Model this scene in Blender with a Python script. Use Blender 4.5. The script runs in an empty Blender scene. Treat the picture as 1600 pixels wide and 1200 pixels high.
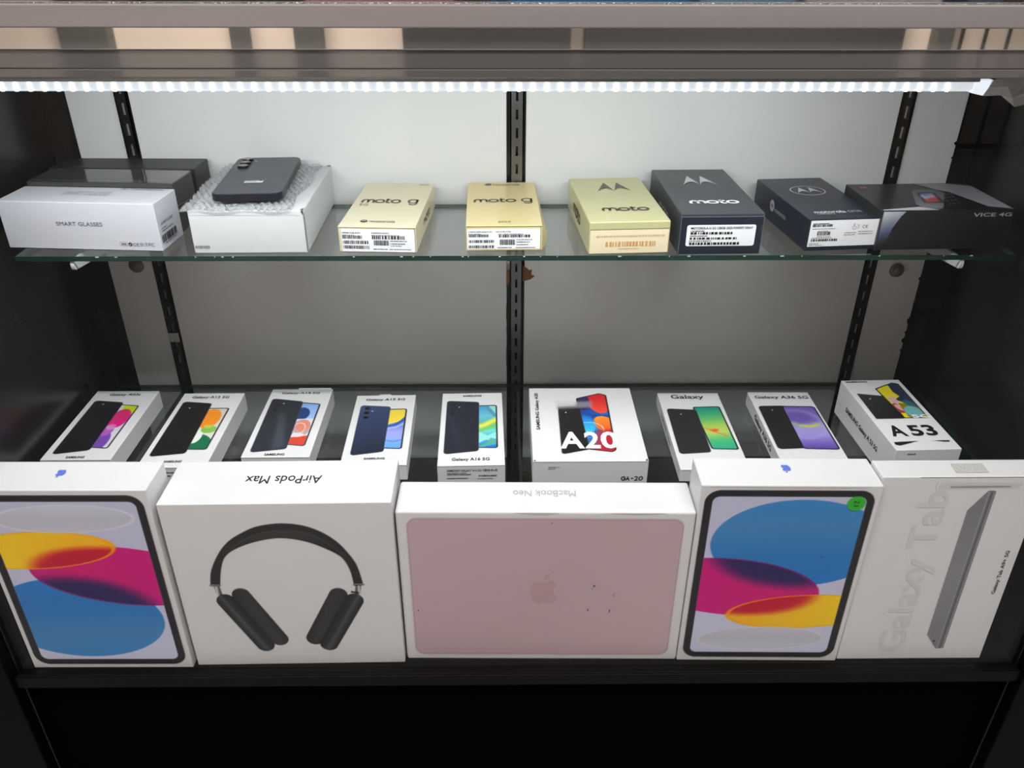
import bpy, bmesh, math, random
import numpy as np
from mathutils import Matrix, Vector

random.seed(7)
rng = np.random.default_rng(7)
SC = bpy.context.scene
COL = SC.collection

# ------------------------------------------------------------------ camera, exposure, world, lights
F_PX, PITCH, YAW, ROLL = 1281.4, 0.518604, -0.011648, -0.002486


def set_camera():
    f = Vector((0, math.cos(PITCH), -math.sin(PITCH)))
    d = Vector((0, -math.sin(PITCH), -math.cos(PITCH)))
    x = Vector((1, 0, 0))
    rz = Matrix.Rotation(YAW, 3, 'Z')
    f, d, x = rz @ f, rz @ d, rz @ x
    c, s = math.cos(ROLL), math.sin(ROLL)
    d, x = c * d - s * x, c * x + s * d
    cd = bpy.data.cameras.new('camera')
    cam = bpy.data.objects.new('camera', cd)
    COL.objects.link(cam)
    m = Matrix((x, -d, -f)).transposed().to_4x4()
    m.translation = Vector((-0.0182, -1.0831, 1.05))
    cam.matrix_world = m
    cd.sensor_width = 36.0
    cd.lens = F_PX * 36.0 / 1600.0
    cd.clip_start = 0.02
    SC.camera = cam


set_camera()
SC.view_settings.view_transform = 'Standard'
SC.view_settings.look = 'None'
SC.view_settings.exposure = 0.0
SC.view_settings.gamma = 1.0
SC.view_settings.use_curve_mapping = False

W = bpy.data.worlds.new('room_air')
SC.world = W
W.use_nodes = True
W.node_tree.nodes['Background'].inputs[0].default_value = (0.9, 0.86, 0.82, 1)
W.node_tree.nodes['Background'].inputs[1].default_value = 0.02

LED_Y, LED_Z, LED_X0, LED_X1 = -0.305, 0.9163, -0.58, 0.412
LED_POWER = 2.7
ROOM_LAMPS = [(-0.75, -1.32, 31.0), (0.75, -1.32, 31.0), (-1.3, -3.1, 28.0), (1.3, -3.1, 28.0)]


def area_lamp(name, loc, rot, sx, sy, power, color):
    l = bpy.data.lights.new(name, 'AREA')
    l.shape = 'RECTANGLE'
    l.size, l.size_y = sx, sy
    l.energy = power
    l.color = color
    o = bpy.data.objects.new(name, l)
    COL.objects.link(o)
    o.location = loc
    o.rotation_euler = rot
    return o


area_lamp('led_light', ((LED_X0 + LED_X1) / 2, LED_Y + 0.003, LED_Z - 0.0075), (math.radians(34), 0, 0), LED_X1 - LED_X0, 0.008,
          LED_POWER, (0.93, 0.98, 1.0))
for lx, ly, lp in ROOM_LAMPS:
    wash = ly < -2  # rear pair: added lamps that brighten the tan wall for its mirror image
    lo = area_lamp('added_wall_wash_light' if wash else 'ceiling_lamp_light', (lx, ly, 2.50), (math.radians(-28) if wash else 0, 0, 0), 1.15, 0.3 if wash else 0.5, lp, (1.0, 0.94, 0.89) if wash else (1.0, 0.965, 0.965))
    if wash:
        lo.data.spread = math.radians(95)


# ------------------------------------------------------------------ materials
def lin(c):
    if isinstance(c, str):
        c = tuple(int(c[i:i + 2], 16) / 255 for i in (0, 2, 4))
    return tuple((v / 12.92 if v <= 0.04045 else ((v + 0.055) / 1.055) ** 2.4) for v in c)


MATS = {}


def mat(name, col=None, rough=0.5, metal=0.0, spec=0.5, noise=0.0, scale=8.0, bump=0.0, bscale=200.0, emit=None, estr=0.0, stretch=None, coat=0.0):
    if name in MATS:
        return MATS[name]
    m = bpy.data.materials.new(name)
    m.use_nodes = True
    nt = m.node_tree
    b = nt.nodes['Principled BSDF']
    c = lin(col) + (1,)
    b.inputs['Base Color'].default_value = c
    b.inputs['Roughness'].default_value = rough
    b.inputs['Metallic'].default_value = metal
    b.inputs['Specular IOR Level'].default_value = spec
    b.inputs['Coat Weight'].default_value = coat
    if noise or bump:
        tc = nt.nodes.new('ShaderNodeTexCoord')
        mp = nt.nodes.new('ShaderNodeMapping')
        nt.links.new(tc.outputs['Object'], mp.inputs[0])
        if stretch:
            mp.inputs['Scale'].default_value = stretch
    if noise:
        n = nt.nodes.new('ShaderNodeTexNoise')
        n.inputs['Scale'].default_value = scale
        n.inputs['Detail'].default_value = 6
        nt.links.new(mp.outputs[0], n.inputs['Vector'])
        r = nt.nodes.new('ShaderNodeMapRange')
        r.inputs[1].default_value = 0.25
        r.inputs[2].default_value = 0.75
        r.inputs[3].default_value = 1 - noise
        r.inputs[4].default_value = 1 + noise
        nt.links.new(n.outputs['Fac'], r.inputs[0])
        mx = nt.nodes.new('ShaderNodeVectorMath')
        mx.operation = 'SCALE'
        mx.inputs[0].default_value = c[:3]
        nt.links.new(r.outputs[0], mx.inputs['Scale'])
        nt.links.new(mx.outputs[0], b.inputs['Base Color'])
        rr = nt.nodes.new('ShaderNodeMapRange')
        rr.inputs[3].default_value = max(0.02, rough * 0.8)
        rr.inputs[4].default_value = min(1, rough * 1.25)
        nt.links.new(n.outputs['Fac'], rr.inputs[0])
        nt.links.new(rr.outputs[0], b.inputs['Roughness'])
    if bump:
        n2 = nt.nodes.new('ShaderNodeTexNoise')
        n2.inputs['Scale'].default_value = bscale
        n2.inputs['Detail'].default_value = 3
        nt.links.new(mp.outputs[0], n2.inputs['Vector'])
        bp = nt.nodes.new('ShaderNodeBump')
        bp.inputs['Strength'].default_value = bump
        bp.inputs['Distance'].default_value = 0.001
        nt.links.new(n2.outputs['Fac'], bp.inputs['Height'])
        nt.links.new(bp.outputs[0], b.inputs['Normal'])
    if emit:
        b.inputs['Emission Color'].default_value = lin(emit) + (1,)
        b.inputs['Emission Strength'].default_value = estr
    MATS[name] = m
    return m


def pane_mat(name, tint, ior=1.5, rough=0.0, haze=0.0):
    """thin clear sheet: passes light straight on and mirrors a little by Fresnel"""
    m = bpy.data.materials.new(name)
    m.use_nodes = True
    nt = m.node_tree
    nt.nodes.clear()
    out = nt.nodes.new('ShaderNodeOutputMaterial')
    tr = nt.nodes.new('ShaderNodeBsdfTransparent')
    tr.inputs[0].default_value = tint + (1,)
    gl = nt.nodes.new('ShaderNodeBsdfGlossy')
    gl.inputs['Roughness'].default_value = rough
    geo = nt.nodes.new('ShaderNodeNewGeometry')
    mr = nt.nodes.new('ShaderNodeMapRange')
    mr.inputs[3].default_value = ior
    mr.inputs[4].default_value = 1 / ior
    nt.links.new(geo.outputs['Backfacing'], mr.inputs[0])
    fr = nt.nodes.new('ShaderNodeFresnel')
    nt.links.new(mr.outputs[0], fr.inputs['IOR'])
    mix = nt.nodes.new('ShaderNodeMixShader')
    nt.links.new(fr.outputs[0], mix.inputs[0])
    src = tr
    if haze:
        df = nt.nodes.new('ShaderNodeBsdfDiffuse')
        df.inputs[0].default_value = (0.85, 0.85, 0.86, 1)
        mh = nt.nodes.new('ShaderNodeMixShader')
        mh.inputs[0].default_value = haze
        nt.links.new(tr.outputs[0], mh.inputs[1])
        nt.links.new(df.outputs[0], mh.inputs[2])
        src = mh
    nt.links.new(src.outputs[0], mix.inputs[1])
    nt.links.new(gl.outputs[0], mix.inputs[2])
    nt.links.new(mix.outputs[0], out.inputs[0])
    MATS[name] = m
    return m


def print_mat(name, rough):
    m = bpy.data.materials.new(name)
    m.use_nodes = True
    nt = m.node_tree
    a = nt.nodes.new('ShaderNodeAttribute')
    a.attribute_name = 'ink'
    b = nt.nodes['Principled BSDF']
    b.inputs['Roughness'].default_value = rough
    b.inputs['Specular IOR Level'].default_value = 0.22
    nt.links.new(a.outputs['Color'], b.inputs['Base Color'])
    return m


PRINT = print_mat('printed_picture', 0.32)
PAPER = (0.865, 0.865, 0.868)
M_PAPER = mat('white_card', PAPER, 0.42, noise=0.012, scale=30, bump=0.04, bscale=400)
M_PAPER2 = mat('white_uncoated_card', (0.79, 0.795, 0.80), 0.6, noise=0.02, scale=20, bump=0.06, bscale=500)
M_INK = mat('black_ink', (0.07, 0.07, 0.08), 0.5)
M_INKG = mat('grey_ink', (0.36, 0.37, 0.40), 0.5)
M_INKL = mat('pale_grey_ink', (0.68, 0.68, 0.69), 0.5)
M_INKW = mat('white_ink', (0.93, 0.93, 0.93), 0.5)
M_INKF = mat('faint_ink', (0.825, 0.823, 0.826), 0.5)
M_LABEL = mat('label_paper', (0.93, 0.93, 0.94), 0.5)
M_SEAM = mat('card_seam_shadow_gap', (0.10, 0.10, 0.10), 0.8)
M_BLACK = mat('black_melamine', (0.08, 0.08, 0.084), 0.26, noise=0.12, scale=5, bump=0.03, bscale=90, spec=0.5)
M_BLACK2 = mat('black_wood', (0.055, 0.047, 0.044), 0.4, spec=0.1, noise=0.25, scale=14, stretch=(0.4, 6, 6))


# ------------------------------------------------------------------ object helpers
def link(name, me, parent=None, m=None):
    o = bpy.data.objects.new(name, me)
    COL.objects.link(o)
    if parent is not None:
        o.parent = parent
    if m is not None:
        ms = m if isinstance(m, (list, tuple)) else [m]
        for k in ms:
            me.materials.append(k)
    return o


def thing(name, label, cat, loc=(0, 0, 0), rot=(0, 0, 0), group=None):
    o = bpy.data.objects.new(name, None)
    o.empty_display_size = 0.02
    COL.objects.link(o)
    o.location = loc
    o.rotation_euler = rot
    o['label'] = label
    o['category'] = cat
    if group:
        o['group'] = group
    return o


def box_bm(bm, lo, hi, bev=0.0, seg=2, mi=0):
    r = bmesh.ops.create_cube(bm, size=1.0)
    vs = r['verts']
    for v in vs:
        v.co = Vector([(lo[i] + hi[i]) / 2 + v.co[i] * (hi[i] - lo[i]) for i in range(3)])
    fs = set(f for v in vs for f in v.link_faces)
    for f in fs:
        f.material_index = mi
    if bev:
        es = list(set(e for v in vs for e in v.link_edges))
        bmesh.ops.bevel(bm, geom=es, offset=bev, segments=seg, affect='EDGES', profile=0.5)
    return bm


def done(bm, name, parent, m, smooth=False):
    me = bpy.data.meshes.new(name)
    bm.normal_update()
    bm.to_mesh(me)
    bm.free()
    if smooth:
        for p in me.polygons:
            p.use_smooth = True
    return link(name, me, parent, m)


def add_box(name, lo, hi, m, parent=None, bev=0.0, seg=2):
    bm = bmesh.new()
    box_bm(bm, lo, hi, bev, seg)
    return done(bm, name, parent, m)


def struct(o):
    o['kind'] = 'structure'
    return o


def raw(name, verts, faces, m, parent=None, smooth=False):
    me = bpy.data.meshes.new(name)
    me.from_pydata([tuple(v) for v in verts], [], faces)
    if smooth:
        for p in me.polygons:
            p.use_smooth = True
    return link(name, me, parent, m)


def tube(name, pts, r, m, parent=None, n=8, rz=None):
    """round bar along a polyline"""
    bm = bmesh.new()
    rings = []
    P = [Vector(p) for p in pts]
    for i, p in enumerate(P):
        t = (P[min(i + 1, len(P) - 1)] - P[max(i - 1, 0)]).normalized()
        up = Vector((0, 0, 1)) if abs(t.z) < 0.9 else Vector((0, 1, 0))
        a = t.cross(up).normalized()
        b = a.cross(t)
        rings.append([bm.verts.new(p + a * r * math.cos(k * 2 * math.pi / n) + b * (rz or r) * math.sin(k * 2 * math.pi / n)) for k in range(n)])
    for i in range(len(rings) - 1):
        for k in range(n):
            bm.faces.new((rings[i][k], rings[i][(k + 1) % n], rings[i + 1][(k + 1) % n], rings[i + 1][k]))
    bm.faces.new(rings[0][::-1])
    bm.faces.new(rings[-1])
    bmesh.ops.recalc_face_normals(bm, faces=bm.faces)
    return done(bm, name, parent, m, True)


# ------------------------------------------------------------------ cartons and the print on them
MM = 0.001
EPS = 0.00025


class Carton:
    """a carton in its own frame: x right, y back, z up, origin at the middle of the bottom front edge"""

    def __init__(self, key, name, label, group=None, cat='box', body='carton', m=None, bev=0.0009, l=None, h=None, dz=0.0, tilt=0.0, slit=None):
        x, y, z, rz, w, ll, hh, lean = BOXES[key]
        self.key = key
        self.w, self.l, self.h = w, l or ll, h or hh
        self.root = thing(name, label, cat, (x, y, z + dz), (-math.radians(lean), 0, math.radians(rz)), group)
        self.lift = EPS
        if body:
            self.body = add_box(body, (-self.w / 2 * MM, 0, 0), (self.w / 2 * MM, self.l * MM, self.h * MM), m or M_PAPER, self.root, bev, 3)

    def p(self, face, a, b, e=None):
        e = EPS if e is None else e
        if face == 'T':
            return ((a - self.w / 2) * MM, b * MM, self.h * MM + e)
        if face == 'F':
            return ((a - self.w / 2) * MM, -e, b * MM)
        if face == 'L':
            return (-self.w / 2 * MM - e, (self.l - a) * MM, b * MM)
        return (self.w / 2 * MM + e, a * MM, b * MM)

    def d(self, face, name):
        return D['%s.%s.%s' % (self.key, face, name)]

    def bb(self, face, name, i=0):
        q = self.d(face, name)
        (a0, b0), (a1, b1) = q[i], q[i + 1]
        return min(a0, a1), min(b0, b1), max(a0, a1), max(b0, b1)

    def flat(self, face, name, polys, m, e=None, parent=None):
        """several filled outlines on one face as one printed part"""
        vs, fs = [], []
        for poly in polys:
            i = len(vs)
            vs += [self.p(face, a, b, e) for a, b in poly]
            fs.append(list(range(i, i + len(poly))))
        return raw(name, vs, fs, m, parent or self.root)

    def rect(self, face, name, a0, b0, a1, b1, m, r=0.0, e=None, parent=None):
        return self.flat(face, name, [rrect(a0, b0, a1, b1, r)], m, e, parent)

    def text(self, face, s, bb, m=None, rot=0, bold=0.0, shear=0.0, name='lettering', e=None, parent=None, keep=False):
        vs, fs = text_mesh(s, bold, shear)
        vs = place(vs, bb, rot, keep)
        return raw(name, [self.p(face, a, b, e or 2 * EPS) for a, b in vs], fs, m or M_INK, parent or self.root)

    def strokes(self, face, paths, bb, width, m=None, name='lettering', rot=0, e=None, parent=None):
        """drawn letters: paths in unit coordinates, scaled to bb, then widened"""
        allp = np.concatenate([np.array(p, float) for p in paths])
        lo, hi = allp.min(0), allp.max(0)
        vs, fs = [], []
        for p in paths:
            q = (np.array(p, float) - lo) / (hi - lo)
            q = np.array(place(q, (bb[0] + width / 2, bb[1] + width / 2, bb[2] - width / 2, bb[3] - width / 2), rot, raw01=True))
            t = np.gradient(q, axis=0)
            closed = np.allclose(q[0], q[-1])
            if closed:
                t[0] = t[-1] = (q[1] - q[-2])
            t /= np.maximum(np.linalg.norm(t, axis=1, keepdims=True), 1e-9)
            nrm = np.stack([-t[:, 1], t[:, 0]], 1) * width / 2
            i = len(vs)
            for k in range(len(q)):
                vs += [self.p(face, *(q[k] + nrm[k]), e or 2 * EPS), self.p(face, *(q[k] - nrm[k]), e or 2 * EPS)]
            for k in range(len(q) - 1):
                j = i + 2 * k
                fs.append((j, j + 1, j + 3, j + 2))
        return raw(name, vs, fs, m or M_INK, parent or self.root)

    def barcode(self, face, boxes, m=None, e=None, parent=None, name='barcode'):
        r = random.Random(len(boxes) * 7 + int(boxes[0][0] * 10))
        polys = []
        for a0, b0, a1, b1 in boxes:
            a = a0
            unit = max((a1 - a0) / 46, 0.36)
            while a < a1 - 0.01:
                wd = unit * r.choice((1, 1, 2, 2, 3))
                polys.append([(a, b0), (min(a + wd, a1), b0), (min(a + wd, a1), b1), (a, b1)])
                a += wd + unit * r.choice((0.8, 0.8, 1, 1.6))
        return self.flat(face, name, polys, m or M_INK, e or 2 * EPS, parent)

    def micro(self, face, boxes, m=None, e=None, parent=None, name='fine_print'):
        """print too small to read: rows of short dashes"""
        r = random.Random(int(boxes[0][0] * 13) + 5)
        polys = []
        for a0, b0, a1, b1 in boxes:
            a = a0
            while a < a1:
                wd = r.uniform(0.7, 1.7)
                polys.append([(a, b0), (min(a + wd, a1), b0), (min(a + wd, a1), b1), (a, b1)])
                a += wd + r.choice((0.35, 0.35, 0.9))
        return self.flat(face, name, polys, m or M_INKG, e or 2 * EPS, parent)


def rrect(a0, b0, a1, b1, r=0.0, n=6):
    if r <= 0:
        return [(a0, b0), (a1, b0), (a1, b1), (a0, b1)]
    out = []
    for cx, cy, s in ((a1 - r, b0 + r, -90), (a1 - r, b1 - r, 0), (a0 + r, b1 - r, 90), (a0 + r, b0 + r, 180)):
        for k in range(n + 1):
            t = math.radians(s + 90 * k / n)
            out.append((cx + r * math.cos(t), cy + r * math.sin(t)))
    return out


def ell(cx, cy, rx, ry, n=28, ang=0.0):
    ca, sa = math.cos(ang), math.sin(ang)
    out = []
    for k in range(n):
        t = 2 * math.pi * k / n
        x, y = rx * math.cos(t), ry * math.sin(t)
        out.append((cx + x * ca - y * sa, cy + x * sa + y * ca))
    return out


def text_mesh(s, bold=0.0, shear=0.0):
    cu = bpy.data.curves.new('txt', 'FONT')
    cu.body = s
    cu.size = 1.0
    cu.offset = bold
    cu.shear = shear
    cu.resolution_u = 3
    cu.fill_mode = 'FRONT'
    o = bpy.data.objects.new('txt', cu)
    me = bpy.data.meshes.new_from_object(o)
    vs = [(v.co.x, v.co.y) for v in me.vertices]
    fs = [tuple(p.vertices) for p in me.polygons]
    bpy.data.objects.remove(o)
    bpy.data.curves.remove(cu)
    bpy.data.meshes.remove(me)
    return vs, fs


def place(vs, bb, rot, keep=False, raw01=False):
    v = np.array(vs, float)
    if not raw01:
        lo, hi = v.min(0), v.max(0)
        v = (v - lo) / (hi - lo)
    if rot == 90:
        v = np.stack([1 - v[:, 1], v[:, 0]], 1)
    elif rot == 180:
        v = 1 - v
    elif rot == 270:
        v = np.stack([v[:, 1], 1 - v[:, 0]], 1)
    a0, b0, a1, b1 = bb
    return [(a0 + x * (a1 - a0), b0 + y * (b1 - b0)) for x, y in v]


def arc(cx, cy, rx, ry, t0, t1, n=14):
    return [(cx + rx * math.cos(math.radians(t0 + (t1 - t0) * k / n)), cy + ry * math.sin(math.radians(t0 + (t1 - t0) * k / n))) for k in range(n + 1)]


WIDE_M = [[(0, 0)] + arc(0.42, 0.5, 0.42, 0.5, 180, 0) + [(0.84, 0)], arc(1.26, 0.5, 0.42, 0.5, 180, 0) + [(1.68, 0)]]
WIDE_O = lambda x: [arc(x + 0.62, 0.5, 0.62, 0.5, 0, 360, 28)]
WIDE_T = lambda x: [[(x + 0.25, 1.36), (x + 0.25, 0.35)] + arc(x + 0.53, 0.3, 0.28, 0.3, 180, 270, 6) + [(x + 0.78, 0)], [(x, 1), (x + 0.75, 1)]]
WIDE_MOTO = WIDE_M + WIDE_O(1.98) + WIDE_T(3.42) + WIDE_O(4.38)
WIDE_G = [arc(0.6, 0.5, 0.6, 0.5, 0, 360, 28), [(1.2, 1), (1.2, 0), (1.2, -0.12)] + arc(0.68, -0.14, 0.52, 0.36, 0, -150, 10)]


def batwing():
    """two-peaked wing mark: half outline mirrored"""
    half = [(0.0, 0.0), (0.30, 1.0), (0.335, 0.86), (0.40, 0.55), (0.46, 0.22), (0.5, 0.0)]
    under = [(0.47, 0.10), (0.40, 0.27), (0.31, 0.36), (0.22, 0.33), (0.12, 0.22), (0.05, 0.10)]
    left = half + under
    return [left, [(1 - x, y) for x, y in left][::-1]]


def fruit_mark():
    """round fruit outline with a bite at the right, and its leaf"""
    pts = [(0.52, 0.72), (0.62, 0.76), (0.74, 0.77), (0.86, 0.71), (0.93, 0.63), (0.85, 0.56), (0.81, 0.46), (0.83, 0.34), (0.90, 0.27), (0.97, 0.24),
           (0.92, 0.13), (0.84, 0.04), (0.75, 0.0), (0.66, 0.02), (0.54, 0.045), (0.42, 0.02), (0.32, 0.0), (0.22, 0.05), (0.12, 0.19), (0.06, 0.36),
           (0.06, 0.53), (0.12, 0.66), (0.22, 0.74), (0.33, 0.76), (0.43, 0.73)]
    leaf = [(0.50, 0.79), (0.51, 0.88), (0.58, 0.96), (0.70, 1.0), (0.70, 0.92), (0.64, 0.83), (0.57, 0.79)]
    return [pts, leaf]


def mapped(polys, bb, rot=0):
    out = []
    for p in polys:
        out.append(place(np.array(p, float), bb, rot, raw01=True))
    return out


# ---- printed pictures: a fine grid of coloured facets, painted shape by shape
class Pic:
    def __init__(self, a0, b0, a1, b1, res, base=PAPER):
        self.na, self.nb = int(round((a1 - a0) / res)) + 1, int(round((b1 - b0) / res)) + 1
        self.A, self.B = np.meshgrid(np.linspace(a0, a1, self.na), np.linspace(b0, b1, self.nb))
        self.rgb = np.ones((self.nb, self.na, 3)) * np.array(base)
        self.al = np.zeros((self.nb, self.na))
        self.aa = res * 1.3

    def cov(self, sd):
        return np.clip(0.5 - sd / self.aa, 0, 1)

    def fill(self, sd, color, op=1.0, clip=None, soft=None):
        m = self.cov(sd) if soft is None else np.clip(0.5 - sd / soft, 0, 1)
        if clip is not None:
            m = m * self.cov(clip)
        c = np.array(color, float)
        mm = (m * op)[..., None]
        self.rgb = self.rgb * (1 - mm) + c * mm
        self.al = np.maximum(self.al, m)

    def poly(self, pts, r=0.0):
        P = np.array(pts, float)
        if r > 0:
            P = inset(P, r)
        return sd_poly(self.A, self.B, P) - r

    def ell(self, cx, cy, rx, ry, ang=0.0):
        ca, sa = math.cos(ang), math.sin(ang)
        x, y = self.A - cx, self.B - cy
        x, y = x * ca + y * sa, -x * sa + y * ca
        return (np.sqrt((x / rx) ** 2 + (y / ry) ** 2) - 1) * min(rx, ry)

    def line(self, pts, w):
        best = None
        for p, q in zip(pts[:-1], pts[1:]):
            p, q = np.array(p, float), np.array(q, float)
            dx, dy = q - p
            t = np.clip(((self.A - p[0]) * dx + (self.B - p[1]) * dy) / (dx * dx + dy * dy + 1e-9), 0, 1)
            dd = np.hypot(self.A - p[0] - t * dx, self.B - p[1] - t * dy)
            best = dd if best is None else np.minimum(best, dd)
        return best - w / 2

    def ramp(self, p, q, stops):
        p, q = np.array(p, float), np.array(q, float)
        dx, dy = q - p
        t = np.clip(((self.A - p[0]) * dx + (self.B - p[1]) * dy) / (dx * dx + dy * dy), 0, 1)
        xs = [s[0] for s in stops]
        return np.stack([np.interp(t, xs, [s[1][k] for s in stops]) for k in range(3)], -1)

    def build(self, ct, face, name, e=None, parent=None):
        nb, na = self.nb, self.na
        idx = np.arange(nb * na).reshape(nb, na)
        al = self.al
        keep = np.maximum.reduce([al[:-1, :-1], al[1:, :-1], al[:-1, 1:], al[1:, 1:]]) > 0.02
        q = np.stack([idx[:-1, :-1], idx[:-1, 1:], idx[1:, 1:], idx[1:, :-1]], -1)[keep]
        used = np.unique(q)
        re = np.zeros(nb * na, np.int64)
        re[used] = np.arange(len(used))
        q = re[q]
        a, b = self.A.ravel()[used], self.B.ravel()[used]
        o = np.array(ct.p(face, 0, 0, e))
        ua = np.array(ct.p(face, 1, 0, e)) - o
        ub = np.array(ct.p(face, 0, 1, e)) - o
        co = o + a[:, None] * ua + b[:, None] * ub
        me = bpy.data.meshes.new(name)
        me.vertices.add(len(co))
        me.vertices.foreach_set('co', co.astype(np.float32).ravel())
        me.loops.add(q.size)
        me.loops.foreach_set('vertex_index', q.ravel().astype(np.int32))
        me.polygons.add(len(q))
        me.polygons.foreach_set('loop_start', (np.arange(len(q)) * 4).astype(np.int32))
        me.update(calc_edges=True)
        c = self.rgb.reshape(-1, 3)[used]
        c = np.where(c <= 0.04045, c / 12.92, ((np.maximum(c, 0) + 0.055) / 1.055) ** 2.4)
        c = np.concatenate([c, np.ones((len(c), 1))], 1)
        at = me.color_attributes.new('ink', 'FLOAT_COLOR', 'POINT')
        at.data.foreach_set('color', c.astype(np.float32).ravel())
        return link(name, me, parent or ct.root, PRINT)


def inset(P, r):
    n = len(P)
    area = 0.5 * sum(P[i][0] * P[(i + 1) % n][1] - P[(i + 1) % n][0] * P[i][1] for i in range(n))
    s = 1 if area > 0 else -1
    out = []
    for i in range(n):
        p0, p1, p2 = P[i - 1], P[i], P[(i + 1) % n]
        d1, d2 = (p1 - p0) / np.linalg.norm(p1 - p0), (p2 - p1) / np.linalg.norm(p2 - p1)
        n1, n2 = s * np.array([-d1[1], d1[0]]), s * np.array([-d2[1], d2[0]])
        m = n1 + n2
        m = m / max(np.dot(m, m), 1e-6) * 2
        out.append(p1 + m * r)
    return np.array(out)


def sd_poly(X, Y, P):
    d = np.full(X.shape, 1e9)
    ins = np.zeros(X.shape, bool)
    n = len(P)
    for i in range(n):
        ax, ay = P[i]
        bx, by = P[(i + 1) % n]
        ex, ey = bx - ax, by - ay
        wx, wy = X - ax, Y - ay
        t = np.clip((wx * ex + wy * ey) / (ex * ex + ey * ey + 1e-12), 0, 1)
        d = np.minimum(d, (wx - t * ex) ** 2 + (wy - t * ey) ** 2)
        c1 = (ay <= Y) & (by > Y) | (ay > Y) & (by <= Y)
        with np.errstate(divide='ignore', invalid='ignore'):
            xi = ax + (Y - ay) * ex / (ey if ey != 0 else 1e-12)
        ins ^= c1 & (X < xi)
    return np.where(ins, -1, 1) * np.sqrt(d)


# plan of every carton: x, y, z of the middle of its bottom front edge; turn; width, depth, height in mm; lean
ZD, ZL, ZS = 0.2534, 0.4358, 0.7137
BOXES = {
'sg_white':(-0.5009,-0.1764,ZS,-4.00,182.5,58.3,55.7,0.00),
'genbox':(-0.3062,-0.1899,ZS,0.93,129.0,190.6,50.1,0.00),
'motog5g':(-0.1617,-0.1869,ZS,-2.96,88.8,173.9,30.6,0.00),
'motog25':(-0.0170,-0.1818,ZS,1.18,87.8,174.0,30.1,-0.00),
'motogold':(0.1251,-0.1933,ZS,3.55,92.9,177.9,38.3,-0.00),
'motodark':(0.2285,-0.1947,ZS,1.42,94.6,184.0,47.7,0.00),
'motoone':(0.3726,-0.1822,ZS,5.10,85.9,167.0,37.4,0.00),
'vice':(0.4895,-0.1804,ZS,2.14,153.4,106.7,46.8,0.00),
'bkmid':(-0.4969,-0.1165,ZS,-3.42,176.1,62.4,60.8,0.00),
'bkback':(-0.4944,-0.0560,ZS,-0.96,181.5,50.2,61.5,0.00),
'phone':(-0.3059,-0.1785,ZS,4.18,79.3,159.4,8.7,0.00),
'a03':(-0.5507,-0.2399,ZL,0.18,87.5,170.0,26.7,-0.00),
'a13':(-0.4260,-0.2585,ZL,0.12,84.8,179.6,27.7,-0.00),
'a14':(-0.3049,-0.2335,ZL,0.25,86.0,170.0,25.0,-0.00),
'a15':(-0.1804,-0.2493,ZL,1.32,83.0,171.3,23.0,0.00),
'a16':(-0.0583,-0.2616,ZL,1.34,83.2,175.2,30.9,-0.00),
'a20':(0.0878,-0.2630,ZL,-0.08,141.6,178.3,37.4,0.00),
'gal':(0.2443,-0.2550,ZL,-0.55,87.1,188.4,18.4,-0.00),
'a36':(0.3731,-0.2382,ZL,-0.79,86.7,170.0,20.3,0.00),
'a53':(0.4994,-0.2613,ZL,1.81,81.8,172.1,51.5,-0.00),
'ipadL':(-0.4940,-0.3813,ZD,-0.38,193.5,52.9,268.5,0.00),
'airpods':(-0.2663,-0.3774,ZD,0.57,252.4,80.0,246.7,-0.00),
'mac':(0.0273,-0.3733,ZD,-0.75,331.1,56.1,230.0,0.00),
'ipadR':(0.2915,-0.3772,ZD,-0.90,195.7,51.6,267.4,-0.00),
'tab':(0.4799,-0.3769,ZD,0.01,177.8,33.6,271.5,1.61),
}
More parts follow.
